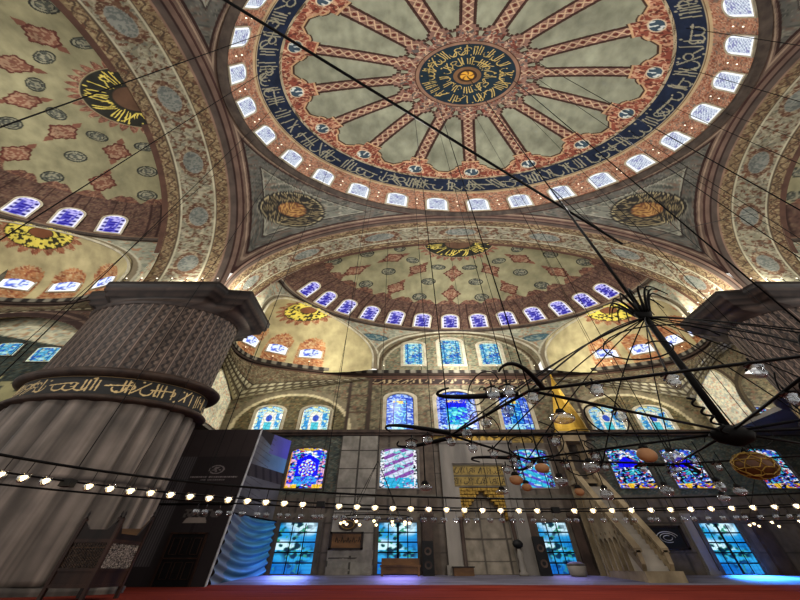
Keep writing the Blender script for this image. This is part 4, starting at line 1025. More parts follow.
mb_ = empty('minbar', W(5.3, 22, .12), label='tall marble minbar pulpit with a straight stair and golden cone spire', cat='minbar', kind='thing')
XL, XR = 4.7, 5.85; YG, YT = 20.6, 25.4
def stair_z(y): return 1.35+(y-YG)/(YT-YG)*5.9
# left and right side walls: sloping slabs with a row of open arches low down
for nm, xa, xb in (('side_wall', XL, XL+.16), ('side_wall', XR-.16, XR)):
    s_ = MB()
    s_.prism([(YG, ZF), (YG, 1.35), (YT, 7.25), (YT, 3.4), (YG+1.9, 3.4-.9), (YG+.9, ZF)][:0] or [(YG+.2, .95), (YG, 1.35), (YT, 7.25), (YT, 3.3), (YG+1.7, 3.3), (YG+1.5, 2.4)], 'x', xa, xb)
    for k in range(5):
        y0 = YG+1.7+k*.72; s_.box(xa, xb, y0, y0+.16, .9, 3.1)
        n = 8
        for q in range(n):
            t0, t1 = PI*q/n, PI*(q+1)/n; c_ = y0+.44
            s_.hexa([(xa, c_-.28*math.cos(t0), 2.5+.45*math.sin(t0)), (xb, c_-.28*math.cos(t0), 2.5+.45*math.sin(t0)), (xb, c_-.28*math.cos(t1), 2.5+.45*math.sin(t1)), (xa, c_-.28*math.cos(t1), 2.5+.45*math.sin(t1))],
                    [(xa, c_-.28*math.cos(t0), 3.3), (xb, c_-.28*math.cos(t0), 3.3), (xb, c_-.28*math.cos(t1), 3.3), (xa, c_-.28*math.cos(t1), 3.3)])
    s_.box(xa, xb, YG+.2, YT, ZF, .95)
    off(s_.build(nm, M_MINBAR, mb_), mb_)
    rl = MB().hexa([(xa-.06, YG, 1.95), (xb+.06, YG, 1.95), (xb+.06, YT, 7.9), (xa-.06, YT, 7.9)], [(xa-.06, YG, 2.2), (xb+.06, YG, 2.2), (xb+.06, YT, 8.15), (xa-.06, YT, 8.15)])
    for k in range(14):
        y0 = YG+k*.34; z0 = stair_z(y0)
        rl.hexa([(xa, y0, z0-.05), (xb, y0, z0-.05), (xb, y0+.16, z0+.1), (xa, y0+.16, z0+.1)], [(xa, y0, z0+.7), (xb, y0, z0+.7), (xb, y0+.16, z0+.9), (xa, y0+.16, z0+.9)])
    off(rl.build('balustrade', M_MINBAR, mb_), mb_)
st = MB()
for k in range(20):
    y0 = YG+.1+k*.235; st.box(XL+.16, XR-.16, y0, YT, .6+k*.31, .6+(k+1)*.31)
off(st.build('steps', M_STONEB, mb_), mb_)
g_ = MB().box(XL-.08, XL+.22, YG-.35, YG+.05, ZF, 4.3).box(XR-.22, XR+.08, YG-.35, YG+.05, ZF, 4.3).box(XL-.12, XR+.12, YG-.4, YG+.1, 4.0, 4.7)
for k in range(5): g_.prism([(XL+.05+k*.24, 4.7), (XL+.25+k*.24, 4.7), (XL+.15+k*.24, 5.15)], 'y', YG-.3, YG)
off(MB().box(XL-.1, XR+.1, YG-.3, YG+.1, .3, .95).build('threshold', M_MINBAR, mb_), mb_)
tw = MB()
for x0 in (XL-.05, XR-.17):
    for y0 in (YT, YT+1.1): tw.box(x0, x0+.22, y0, y0+.22, ZF, 11.3)
tw.box(XL-.1, XR+.1, YT-.05, YT+1.35, 7.1, 7.45).box(XL-.15, XR+.15, YT-.1, YT+1.4, 10.9, 11.9)
for k in range(3): tw.box(XL, XL+.12, YT+.2+k*.36, YT+.32+k*.36, 7.4, 8.5)
off(tw.build('tower', M_MINBAR, mb_), mb_)
sp_ = MB(); cx_, cy_ = 5.62, YT+.65
sp_.lathe([(.98, 11.9), (.98, 12.2), (.9, 12.25), (.86, 13.0), (.48, 15.4), (.1, 18.2), (.02, 18.4)], 8, c=(cx_, cy_, 0))
off(sp_.build('spire', M_GOLD, mb_), mb_)
off(MB().lathe([(.03, 18.3), (.1, 18.5), (.03, 18.65), (.07, 18.8), (.0, 19.1)], 10, c=(cx_, cy_, 0)).build('finial', M_GOLD, mb_, smooth=True), mb_)

# pilasters of the lower wall
for x0, x1, lb in ((2.0, 2.45, 'slim dark stone pilaster between the mihrab and its right window'), (4.2, 4.62, 'slim brown pilaster just left of the minbar'), (-2.85, -2.35, 'slim stone pilaster between the left window and the mihrab'), (9.55, 9.95, 'pale stone pilaster between the minbar and the right window'), (12.7, 13.3, 'brown stone pilaster right of the far right window')):
    p_ = MB().box(x0, x1, YW-.3, YW+.05, .62, 4.7).box(x0-.06, x1+.06, YW-.36, YW+.05, 4.7, 4.95).box(x0-.06, x1+.06, YW-.36, YW+.05, .62, .95)
    p_.build('trim_pilaster', M_STONE if x0 > 9 and x0 < 10 else M_DARKST, kind='structure', label=lb, cat='pilaster')
X = np.linspace(-7.15, -5.1, 90)[:, None]+np.zeros((1, 420)); Z = np.linspace(.66, 12.0, 420)[None, :]+0*X
C = base(X.shape, lin(122, 118, 111))*(.72+.5*vr(X*1.3, Z*.9, 4))[..., None]; C = joints(C, X+6.12, Z, 1.025, 1.75, lin(62, 58, 54)); C = mix(C, lin(112, 107, 101), (Z < 2.3) & (vr(X*1.6, Z*4, 6) > .53)); C = mix(C, lin(70, 66, 62), (np.abs(Z-5.0) < .05) | (np.abs(Z-6.3) < .06))
grid('trim_marble', X, 0*X+YW-.235, Z, C, M_TILE, kind='structure', label='jointed marble facing of the broad pale pilaster', cat='pilaster')
# big grey marble pilaster with its plaque and disc
MB().box(-7.15, -5.1, YW-.22, YW+.05, .62, 12.0).build('trim_marble', M_STONEB, kind='structure', label='broad pale marble pilaster right of the left blue window', cat='pilaster')
pl = empty('wall_plaque', W(-6.35, YW-.25, 2.95), label='brown wooden plaque framed on the pale marble pilaster', cat='plaque')
off(MB().box(-7.05, -5.65, YW-.3, YW-.2, 2.4, 3.5).build('board', M_WOODL, pl), pl)
fr = MB()
for b in ((-7.12, -5.58, 2.33, 2.45), (-7.12, -5.58, 3.45, 3.57)): fr.box(b[0], b[1], YW-.36, YW-.2, b[2], b[3])
for b in ((-7.12, -7.02), (-5.68, -5.58)): fr.box(b[0], b[1], YW-.36, YW-.2, 2.33, 3.57)
off(fr.build('frame', M_WOOD, pl), pl)
lt = MB()
for k in range(5): lt.tube([(-6.85+k*.26, YW-.32, 2.85), (-6.8+k*.26, YW-.32, 3.2), (-6.72+k*.26, YW-.32, 2.8), (-6.66+k*.26, YW-.32, 3.0)], .035, 4)
off(lt.build('lettering', M_WOOD, pl), pl)
ds = empty('wall_disc', W(-6.35, YW-.25, 4.05), label='small dark round disc above the brown plaque', cat='disc')
d_ = MB()
n = 20
d_.add([(-6.35+.42*math.cos(2*PI*k/n), YW-.34, 4.1+.42*math.sin(2*PI*k/n)) for k in range(n)]+[(-6.35+.45*math.cos(2*PI*k/n), YW-.2, 4.1+.45*math.sin(2*PI*k/n)) for k in range(n)], [tuple(range(n))]+[(k, (k+1) % n, n+(k+1) % n, n+k) for k in range(n)])
off(d_.build('disc', M_DARKST, ds), ds)
off(MB().tube([(-6.35+.3*math.cos(t), YW-.35, 4.1+.3*math.sin(t)) for t in np.linspace(0, 2*PI, 20)], .03, 4).build('ring', M_GOLDP, ds), ds)
# dark framed panel right of the minbar
pn = empty('framed_panel', W(8.5, YW-.1, 3.2), label='dark framed panel with a pale swirling emblem right of the minbar', cat='panel')
off(MB().box(7.75, 9.2, YW-.14, YW+.02, 2.45, 3.95).build('panel', M_BLACK, pn), pn)
fr = MB()
for b in ((7.65, 9.3, 2.35, 2.5), (7.65, 9.3, 3.9, 4.05)): fr.box(b[0], b[1], YW-.2, YW+.02, b[2], b[3])
for b in ((7.65, 7.78), (9.17, 9.3)): fr.box(b[0], b[1], YW-.2, YW+.02, 2.35, 4.05)
off(fr.build('frame', M_WOOD, pn), pn)
em = MB()
for rr, a0, a1 in ((.5, .3, 2.8), (.36, 0, 5.2), (.2, 1, 6.5)): em.tube([(8.48+rr*math.cos(t), YW-.17, 3.15+rr*math.sin(t)*.9) for t in np.linspace(a0, a1, 18)], .03, 4)
off(em.build('emblem', M_GREY, pn), pn)
# things standing on the step
bn = empty('wooden_bench', W(-3.75, 26.3, .62), label='low brown wooden reading bench under the left blue window', cat='bench')
off(MB().box(-4.75, -3.0, 26.1, 26.6, 1.2, 1.32).box(-4.7, -3.05, 26.15, 26.2, .75, 1.2).build('seat', M_WOODL, bn), bn)
for x0 in (-4.7, -3.15): off(MB().box(x0, x0+.1, 26.12, 26.58, .62, 1.2).build('leg', M_WOODL, bn), bn)
off(MB().box(-4.7, -3.05, 26.55, 26.62, 1.32, 1.75).build('backrest', M_WOODL, bn), bn)
sk = empty('loudspeaker', W(-2.75, 26.6, .62), label='black loudspeaker cabinet left of the mihrab', cat='speaker')
off(MB().prism([(-2.92, 26.4), (-2.42, 26.4), (-2.47, 26.9), (-2.87, 26.9)], 'z', .62, 2.9).build('cabinet', M_BLACK, sk), sk)
for zc in (1.3, 2.2): off(MB().add([(-2.67+.17*math.cos(2*PI*k/14), 26.38, zc+.28*math.sin(2*PI*k/14)) for k in range(14)]+[(-2.67, 26.42, zc)], [(k, (k+1) % 14, 14) for k in range(14)]).build('cone', M_DARKST, sk), sk)
sk2 = empty('loudspeaker', W(2.35, 26.6, .62), label='black loudspeaker cabinet beside the right blue window', cat='speaker')
off(MB().prism([(2.05, 26.3), (2.55, 26.3), (2.5, 26.8), (2.1, 26.8)], 'z', .62, 3.2).build('cabinet', M_BLACK, sk2), sk2)
for zc in (1.4, 2.4): off(MB().add([(2.3+.16*math.cos(2*PI*k/14), 26.28, zc+.28*math.sin(2*PI*k/14)) for k in range(14)]+[(2.3, 26.32, zc)], [(k, (k+1) % 14, 14) for k in range(14)]).build('cone', M_DARKST, sk2), sk2)
ck = empty('candlestick', W(1.35, 26.4, .62), label='pale tall twisted candlestick with a round dark head right of the mihrab', cat='candlestick')
off(MB().lathe([(.2, .62), (.22, .75), (.12, .9), (.15, 1.2), (.1, 1.5), (.14, 1.9), (.1, 2.2), (.06, 2.4)], 12, c=(1.35, 26.4, 0)).build('stem', M_STONE, ck, smooth=True), ck)
off(MB().lathe([(.05, 2.35), (.2, 2.5), (.24, 2.7), (.18, 2.9), (.05, 3.0)], 12, c=(1.35, 26.4, 0)).build('head', M_BLACK, ck, smooth=True), ck)
bi = empty('waste_bin', W(3.55, 25.9, .62), label='small pale grey bin standing at the right blue window', cat='bin')
off(MB().lathe([(.3, .62), (.36, .7), (.4, 1.25), (.36, 1.3)], 16, c=(3.55, 25.9, 0)).build('body', M_STONEB, bi, smooth=True), bi)
off(MB().lathe([(.41, 1.28), (.41, 1.36), (.2, 1.5), (.05, 1.52)], 16, c=(3.55, 25.9, 0)).build('lid', M_FRAMEDK, bi, smooth=True), bi)
bk = empty('muezzin_platform', W(.2, 26.6, .62), label='low brown box at the left foot of the mihrab', cat='box')
off(MB().box(-1.6, -.75, 26.3, 26.8, .62, 1.15).build('body', M_WOODL, bk), bk)
off(MB().box(-1.65, -.7, 26.25, 26.85, 1.15, 1.22).build('lid', M_WOOD, bk), bk)
bk.name = 'wooden_box'

# ------------------------------------------------------------------ printed hoarding and draped cloth at left
ho = empty('hoarding', W(-12.4, 22, ZF), label='tall dark printed construction hoarding behind the left pier', cat='hoarding')
def quad_grid(name, p00, p10, p01, p11, nu, nv, fn, mat, parent, wave=None):
    u = np.linspace(0, 1, nu)[:, None]+np.zeros((1, nv)); v = np.linspace(0, 1, nv)[None, :]+0*u
    P = [(1-u)*(1-v)*p00[i]+u*(1-v)*p10[i]+(1-u)*v*p01[i]+u*v*p11[i] for i in range(3)]
    if wave is not None: P[0] = P[0]+wave(u, v)[0]; P[1] = P[1]+wave(u, v)[1]
    return off(grid(name, P[0], P[1], P[2], fn(u, v), mat, parent), parent)
def c_front(u, v):
    C = base(u.shape, lin(46, 40, 41)); 
    colm = (u > .06) & (u < .34) & (v > .1) & (v < .8); st = np.abs(np.mod(u*34, 1)-.5)*2
    C = np.where(colm[..., None], base(u.shape, lin(96, 90, 92))*(.25+.75*st*np.clip(1.3-abs(u-.2)*5, 0, 1))[..., None]+.004, C)
    C = mix(C, lin(34, 29, 30), (u > .6) & (v < .55) & (u < .64)); C = mix(C, lin(58, 50, 50), (v > .78))
    C = mix(C, lin(38, 33, 35), (np.mod(u*6, 1) < .03))
    dome = (np.hypot((u-.62)/.13, (v-.335)/.05) < 1) & (v > .335) & (v < .37-.0); C = mix(C, lin(150, 140, 132), dome*.8); C = mix(C, lin(88, 82, 80), (v > .37) & (v < .42) & (abs(u-.66) < .2) & (vn(u*40, v*60, 3) > .5))
    q = np.hypot((u-.63)*3.6/1.0, (v-.685)*10.6)
    C = mix(C, lin(120, 112, 112), band(q, .26, .34)); C = mix(C, lin(120, 112, 112), (q < .2) & (vn(u*70, v*200, 4) > .5))
    C = mix(C, lin(128, 120, 120), (abs(v-.632) < .006) & (abs(u-.63) < .28) & (np.mod(u*60, 1) < .72)); C = mix(C, lin(110, 104, 104), (abs(v-.613) < .005) & (abs(u-.63) < .14) & (np.mod(u*60, 1) < .7))
    return C
quad_grid('printed_front', (-14.4, 22, ZF), (-10.9, 22, ZF), (-14.4, 22, 10.9), (-10.62, 22, 10.95), 160, 300, c_front, M_PANEL, ho)
def c_side(u, v):
    C = base(u.shape, lin(92, 92, 98)); C = C*(.6+.6*vn(u*5, v*9, 4))[..., None]
    t = np.clip((u-.15)*1.1, 0, 1)*(v > .52)
    C = C*(1-t[..., None])+t[..., None]*np.where(((v > .74)&(u>.4))[..., None], lin(92, 92, 200), lin(96, 142, 190)); C = mix(C, lin(60, 60, 66), (np.mod(v*14+u*2, 1) < .08) & (u < .5))
    C = mix(C, lin(58, 54, 56), (v < .56) & (v > .42)); C = mix(C, lin(36, 34, 36), (v > .42) & (v < .56) & (np.mod(u*5+v*4, 1) < .3))
    C = mix(C, lin(46, 42, 44), (v > .94-.25*u) & (u < .4))
    return C
quad_grid('printed_side', (-10.9, 22, 4.4), (-10.0, 27.3, 4.3), (-10.62, 22, 10.95), (-9.98, 27.3, 11.5), 70, 200, c_side, M_PANEL, ho)
off(MB().tube([(-10.88, 21.95, ZF), (-10.6, 21.95, 11.0)], .09, 6).build('corner_post', M_GREY, ho), ho)
off(MB().tube([(-10.86, 21.95, 5.6), (-10.0, 27.2, 5.6)], .05, 5).tube([(-14.4, 21.93, 5.0), (-10.8, 21.93, 5.0)], .05, 5).build('rail', M_IRON, ho), ho)
dr = MB().box(-12.8, -11.5, 21.86, 21.98, ZF, 3.1)
dr = off(dr.build('door', M_BLACK, ho), ho)
fr = MB()
for b in ((-12.88, -11.42, 3.05, 3.16), (-12.85, -11.45, 1.6, 1.68)): fr.box(b[0], b[1], 21.8, 21.9, b[2], b[3])
for x0 in (-12.88, -11.5): fr.box(x0, x0+.08, 21.8, 21.9, ZF, 3.1)
for z0, z1 in ((.5, 1.4), (1.85, 2.8)):
    for k in range(3):
        x0 = -12.68+k*.4; fr.box(x0, x0+.3, 21.8, 21.9, z0, z0+.04).box(x0, x0+.3, 21.8, 21.9, z1, z1+.04).box(x0, x0+.025, 21.8, 21.9, z0, z1).box(x0+.275, x0+.3, 21.8, 21.9, z0, z1)
fo = fr.build('door_moulding', M_WOODR, dr); 
cu = empty('draped_cloth', W(-10.4, 25, ZF), label='pale blue draped cloth hanging beside the far left window', cat='curtain')
def c_cur(u, v):
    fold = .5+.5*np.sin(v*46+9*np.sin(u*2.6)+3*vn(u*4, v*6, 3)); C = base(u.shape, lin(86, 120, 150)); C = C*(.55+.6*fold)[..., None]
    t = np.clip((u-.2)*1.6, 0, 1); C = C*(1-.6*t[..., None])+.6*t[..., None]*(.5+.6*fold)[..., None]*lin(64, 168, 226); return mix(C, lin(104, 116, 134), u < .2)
quad_grid('cloth', (-10.82, 22.2, ZF), (-9.75, 27.1, .7), (-10.78, 22.2, 4.4), (-9.78, 27.1, 4.3), 110, 160, c_cur, M_PANEL, cu, wave=lambda u, v: (.05*np.sin(v*46+9*np.sin(u*2.6)), 0*u))
off(MB().tube([(-10.8, 22.1, 4.42), (-9.77, 27.15, 4.34)], .06, 6).build('curtain_rail', M_IRON, cu), cu)

# ------------------------------------------------------------------ preacher's chair in front of the left pier
ks = empty('preachers_chair', W(-10.5, 9.9, ZF), label='dark carved wooden preachers chair with pierced panels in front of the left pier', cat='chair')
KX0, KX1, KY0, KY1 = -10.92, -10.1, 9.0, 10.9
def kpart(mb, name, mat, par=ks, **k): return off(mb.build(name, mat, par, **k), ks)
for x in (KX0, KX1):
    for y in (KY0, KY1):
        h_ = 2.8 if y == KY0 else 3.05
        p = MB().box(x-.035, x+.035, y-.06, y+.06, ZF, h_-.1); o = kpart(p, 'post', M_WOODR)
        q = MB().lathe([(.04, h_-.1), (.02, h_-.02), (.035, h_+.06), (.0, h_+.2)], 8, c=(x, y, 0)).build('finial', M_WOOD, o, smooth=True)
def lattice(mb, u0, u1, z0, z1, face, nu, nz):
    """pierced panel: bars with holes between"""
    for i in range(nu+1):
        u = u0+(u1-u0)*i/nu
        if face[0] == 'y': mb.box(u-.012, u+.012, face[1]-.02, face[1]+.02, z0, z1)
        else: mb.box(face[1]-.01, face[1]+.01, u-.02, u+.02, z0, z1)
    for j in range(nz+1):
        z = z0+(z1-z0)*j/nz
        if face[0] == 'y': mb.box(u0, u1, face[1]-.02, face[1]+.02, z-.02, z+.02)
        else: mb.box(face[1]-.01, face[1]+.01, u0, u1, z-.02, z+.02)
    return mb
for face, u0, u1 in ((('y', KY0), KX0, KX1), (('x', KX1), KY0, KY1), (('y', KY1), KX0, KX1), (('x', KX0), KY0, KY1)):
    nu = 14 if face[0] == 'y' else 18
    o = kpart(lattice(MB(), u0, u1, 1.06, 1.9, face, nu, 12), 'pierced_panel', M_PEARL if face == ('x', KX1) else M_PEARLSH)  # right panel gets the bright inlay, the others its shaded copy
    fr = MB()
    for z0, z1 in ((.98, 1.08), (1.88, 2.0), (.5, .6)):
        if face[0] == 'y': fr.box(u0, u1, face[1]-.05, face[1]+.05, z0, z1)
        else: fr.box(face[1]-.025, face[1]+.025, u0, u1, z0, z1)
    if face[0] == 'y': fr.box(u0, u1, face[1]-.02, face[1]+.02, .6, .98)
    else: fr.box(face[1]-.012, face[1]+.012, u0, u1, .6, .98)
    kpart(fr, 'side_frame', M_WOODR)
# sloping arm boards that dip in the middle, seat back and seat
for x in (KX0, KX1):
    kpart(MB().prism([(KY0, 1.95), (KY0, 2.66), (KY0+.3, 2.2), (KY1-.5, 2.2), (KY1, 2.95), (KY1, 1.95)], 'x', x-.02, x+.02), 'arm_board', M_WOOD)
kpart(MB().prism([(KX0, 1.95), (KX0, 2.98), (KX0+.16, 2.5), (KX1-.16, 2.5), (KX1, 2.98), (KX1, 1.95)], 'y', KY1-.03, KY1+.03), 'backrest', M_WOODL)
kpart(MB().prism([(KX0, 1.95), (KX0, 2.66), (KX0+.22, 2.32), (KX1-.22, 2.32), (KX1, 2.66), (KX1, 1.95)], 'y', KY0-.03, KY0+.03), 'front_board', M_WOOD)
kpart(MB().box(KX0, KX1, KY0, KY1, 1.7, 1.78), 'seat', M_WOODL)
kpart(MB().box(KX0+.03, KX1-.03, KY0+.05, KY1-.05, .9, 1.0), 'inner_shelf', M_BLACK)

# ------------------------------------------------------------------ ring chandelier round the hall
RR = 10.5
def ring_pts(r, z, n, c=(0, 0)): return [(c[0]+r*math.cos(2*PI*k/n), c[1]+r*math.sin(2*PI*k/n), z) for k in range(n)]
rc = empty('ring_chandelier', (0, 0, 3.65), kind='thing', label='huge iron hoop chandelier hung low round the hall with a row of lit lamps', cat='chandelier')
off(MB().tube(ring_pts(RR, 3.65, 160), .042, 6, True).build('iron_ring', M_IRON, rc, smooth=True), rc)
off(MB().tube(ring_pts(RR, 3.24, 160), .028, 5, True).build('lower_ring', M_IRON, rc, smooth=True), rc)
STEP = 2*PI/143; A00 = math.radians(87.6)
BOWL = [(.0, -.15), (.05, -.13), (.085, -.06), (.1, .02), (.085, .09), (.1, .12)]
lamp0 = None
for k in range(-34, 40):
    a = A00+STEP*k
    x, y = RR*math.cos(a), RR*math.sin(a)
    if k % 13 == 1:
        off(MB().box(x-.09, x+.09, y-.12, y+.12, 3.08, 3.3).build('bracket_box', M_BLACK, rc), rc); continue
    if lamp0 is None:
        lamp0 = MB().lathe(BOWL, 10, close=False).build('lamp', M_LAMPG, rc, smooth=True)
        b0 = MB().lathe([(0, -.095), (.03, -.06), (.054, .02), (.06, .05), (.03, .065), (0, .04)], 8, close=False).build('bulb', M_BULB, lamp0, smooth=True)
        h0 = MB().tube([(0, 0, .1), (0, 0, .48)], .014, 4).build('hanger', M_IRON, lamp0)
        l_ = lamp0
    else:
        l_ = copy_to(lamp0, rc); copy_to(b0, l_); copy_to(h0, l_)
    l_.location = (x*S, y, 3.17-3.65)
for k in range(22):
    a = A00+STEP+2*PI*k/22
    if math.sin(a) < -.55: continue
    r_ = RR; x, y = r_*math.cos(a), r_*math.sin(a)
    zt = ZH+9.65*max(0, 1-(r_/11.75)**2.3)**(1/2.3)
    off(MB().tube([(x, y, 3.65), (x, y, zt)], .02, 4).build('cable', M_IRON, rc), rc)
# second hoop of unlit lamps farther out
rd = empty('ring_chandelier', (0, 0, 3.3), kind='thing', label='outer iron hoop with unlit glass oil lamps just behind the lit row', cat='chandelier')
off(MB().tube(ring_pts(13.1, 3.45, 160), .035, 5, True).build('iron_ring', M_IRON, rd, smooth=True), rd)
cup0 = None
for k in range(62):
    a = math.radians(48)+math.radians(84)*k/61+.006*rnd.uniform(-1, 1)
    if cup0 is None:
        cup0 = MB().lathe([(0, -.13), (.06, -.1), (.09, 0), (.075, .08)], 8, close=False).tube([(0, 0, .08), (0, 0, .4)], .012, 4).build('oil_lamp', M_LAMPG, rd, smooth=True); l_ = cup0
    else: l_ = copy_to(cup0, rd)
    l_.location = (13.1*math.cos(a)*S, 13.1*math.sin(a), 3.05-3.3)
for k in range(16):
    a = 2*PI*k/16+.1
    if math.sin(a) < .05: continue
    x, y = 13.1*math.cos(a), 13.1*math.sin(a); off(MB().tube([(x, y, 3.45), (x*.895, y*.895, 32.9)], .014, 4).build('cable', M_IRON, rd), rd)
# two small lit hoops near the prayer wall
for cx_, cy_, rr_, lb in ((-4.65, 15.0, 1.05, 'small hoop of lit lamps hanging before the left blue window'), (8.6, 15.4, 1.5, 'small hoop of lit lamps hanging before the far right window')):
    e_ = empty('hoop_chandelier', W(cx_, cy_, 3.4), kind='thing', label=lb, cat='chandelier')
    off(MB().tube(ring_pts(rr_, 3.4, 40, (cx_, cy_)), .03, 5, True).build('iron_ring', M_IRON, e_, smooth=True), e_)
    for k in range(4):
        a = PI/4+PI/2*k; x, y = cx_+rr_*math.cos(a), cy_+rr_*math.sin(a)
        off(MB().tube([(x, y, 3.4), (cx_, cy_, 6.5)], .018, 4).build('chain', M_IRON, e_), e_)
    off(MB().tube([(cx_, cy_, 6.5), (cx_, cy_, 32.0)], .02, 4).build('cable', M_IRON, e_), e_)
    for k in range(12):
        a = 2*PI*k/12; l_ = copy_to(lamp0, e_, ((rr_*math.cos(a))*S, rr_*math.sin(a), -.3)); copy_to(b0, l_); l_.scale = (.75, .75, .75)

# ------------------------------------------------------------------ central chandelier
cc_ = empty('central_chandelier', (0, 0, 3.4), kind='thing', label='large black iron octagonal chandelier with curled crown hanging from the dome centre', cat='chandelier')
def ch(mb, name, mat=M_IRON, par=None, smooth=True): return off(mb.build(name, mat, par or cc_, smooth), cc_)
ch(MB().tube([(0, 0, 3.2), (0, 0, 7.1)], .085, 8), 'rod')
ch(MB().tube([(0, 0, 7.1), (0, 0, 14)], .05, 6), 'chain'); ch(MB().tube([(0, 0, 14), (0, 0, 42.6)], .028, 5), 'chain')
ch(MB().lathe([(.05, 6.75), (.11, 6.85), (.14, 7.0), (.11, 7.15), (.06, 7.3), (.03, 7.5)], 12), 'crown_hub')
for k in range(14):
    a = 2*PI*k/14; c_, s_ = math.cos(a)/S*1.0, math.sin(a)
    pts = [(0.12*c_, .12*s_, 7.0)]+[((.2+.62*t)*c_, (.2+.62*t)*s_, 7.05+.62*math.sin(t*2.5)-.22*max(0, t-.6)*2) for t in np.linspace(0, 1.0, 9)]
    ch(MB().tube(pts,   .034, 5, taper=[1.2]+[1.3-.9*t for t in np.linspace(0, 1, 9)]), 'crown_curl')
ch(MB().lathe([(.05, 3.1), (.2, 3.2), (.26, 3.35), (.2, 3.46), (.06, 3.55)], 14), 'lower_hub')
RC = 3.3
def cor(k, r=RC, z=3.5): a = math.radians(-144+45*k); return np.array([r*math.cos(a), r*math.sin(a), z])
for k in range(8):
    c = cor(k); d = cor(k+1); ou = np.array([c[0], c[1], 0])/RC; tg = np.array([-ou[1], ou[0], 0])
    ch(MB().tube([(0, 0, 3.4), c], .028, 6), 'radial_bar')
    ch(MB().tube([c, d], .028, 6), 'chord_bar')
    # long curved stays from the crown to corner and mid-chord
    for e in (c, (c+d)/2):
        p0 = np.array([0, 0, 6.85]); p1 = np.array([e[0]*.42, e[1]*.42, 5.9]); p2 = np.array([e[0]*.8, e[1]*.8, 4.3])
        pts = [(1-t)**3*p0+3*(1-t)**2*t*p1+3*(1-t)*t*t*p2+t**3*e for t in np.linspace(0, 1, 16)]
        ch(MB().tube(pts, .018, 5), 'stay')
    # scrolls on the chord and under the stay
    m_ = (c+d)/2; tdir = (d-c)/np.linalg.norm(d-c)
    pts = [m_+tdir*(.62*(1-t)*math.cos(t*9))+np.array([0, 0, .55+.5*(1-t)*math.sin(t*9)]) for t in np.linspace(0, .9, 26)]
    ch(MB().tube(pts, .014, 5), 'scroll')
    pts = [c*.72+np.array([0, 0, .75])+ou*(.5*(1-t)*math.cos(t*8+2))+np.array([0, 0, .55*(1-t)*math.sin(t*8+2)]) for t in np.linspace(0, .9, 26)]
    ch(MB().tube(pts, .014, 5), 'scroll')
    # two-pronged hook beyond the corner
    for sg in (-1, 1):
        hk = MB()
        pts = [c+ou*(.75*math.sin(t*1.9))*1.0+tg*sg*(.16+.34*math.sin(t*2.6))+np.array([0, 0, .1*sg*math.sin(t*3)]) for t in np.linspace(0, 1, 12)]
        hk.tube(pts, .048, 6, taper=[1.2-.85*t for t in np.linspace(0, 1, 12)]); ch(hk, 'corner_hook')
    ch(MB().tube([c, (c[0], c[1], 41.0)], .016, 4), 'cable')
wz = [(-.36+.16*t+.07*math.sin(t*26)/S, -.3+.06*math.cos(t*26), 4.12-.84*t) for t in np.linspace(0, 1, 60)]
ch(MB().tube(wz, .025, 5), 'coiled_wire')
def glass_lamp(name, prof, seg=12):
    return MB().lathe(prof, seg, close=False)
gl0 = None
spots = []
for k in range(8):
    c = cor(k); d = cor(k+1)
    for t in (0.0, .24, .5, .76): spots.append(c*(1-t)+d*t)
    ou = c/np.linalg.norm(c); spots.append(c+np.array([ou[0], ou[1], 0])*.72+np.array([0, 0, -.05])); spots.append(c+np.array([ou[0]*.42, ou[1]*.42, .05]))
    spots.append(c*.62+np.array([0, 0, 3.45-3.5*.62])); 
for p in spots:
    if gl0 is None:
        gl0 = glass_lamp('glass_cup', [(.0, -.18), (.035, -.17), (.06, -.1), (.055, -.04), (.08, .015)]).build('glass_cup', M_LAMPG, cc_, True)
        br = MB().tube([(-.08, 0, .015), (0, 0, .08), (.08, 0, .015)], .015, 5).tube([(0, -.15, .015), (0, 0, .08), (0, .15, .015)], .015, 5).tube([(0, 0, .06), (0, 0, .16)], .018, 5).build('bracket', M_IRON, gl0)
        l_ = gl0
    else: l_ = copy_to(gl0, cc_); copy_to(br, l_)
    l_.location = (p[0]*S, p[1], p[2]-.08-3.4)
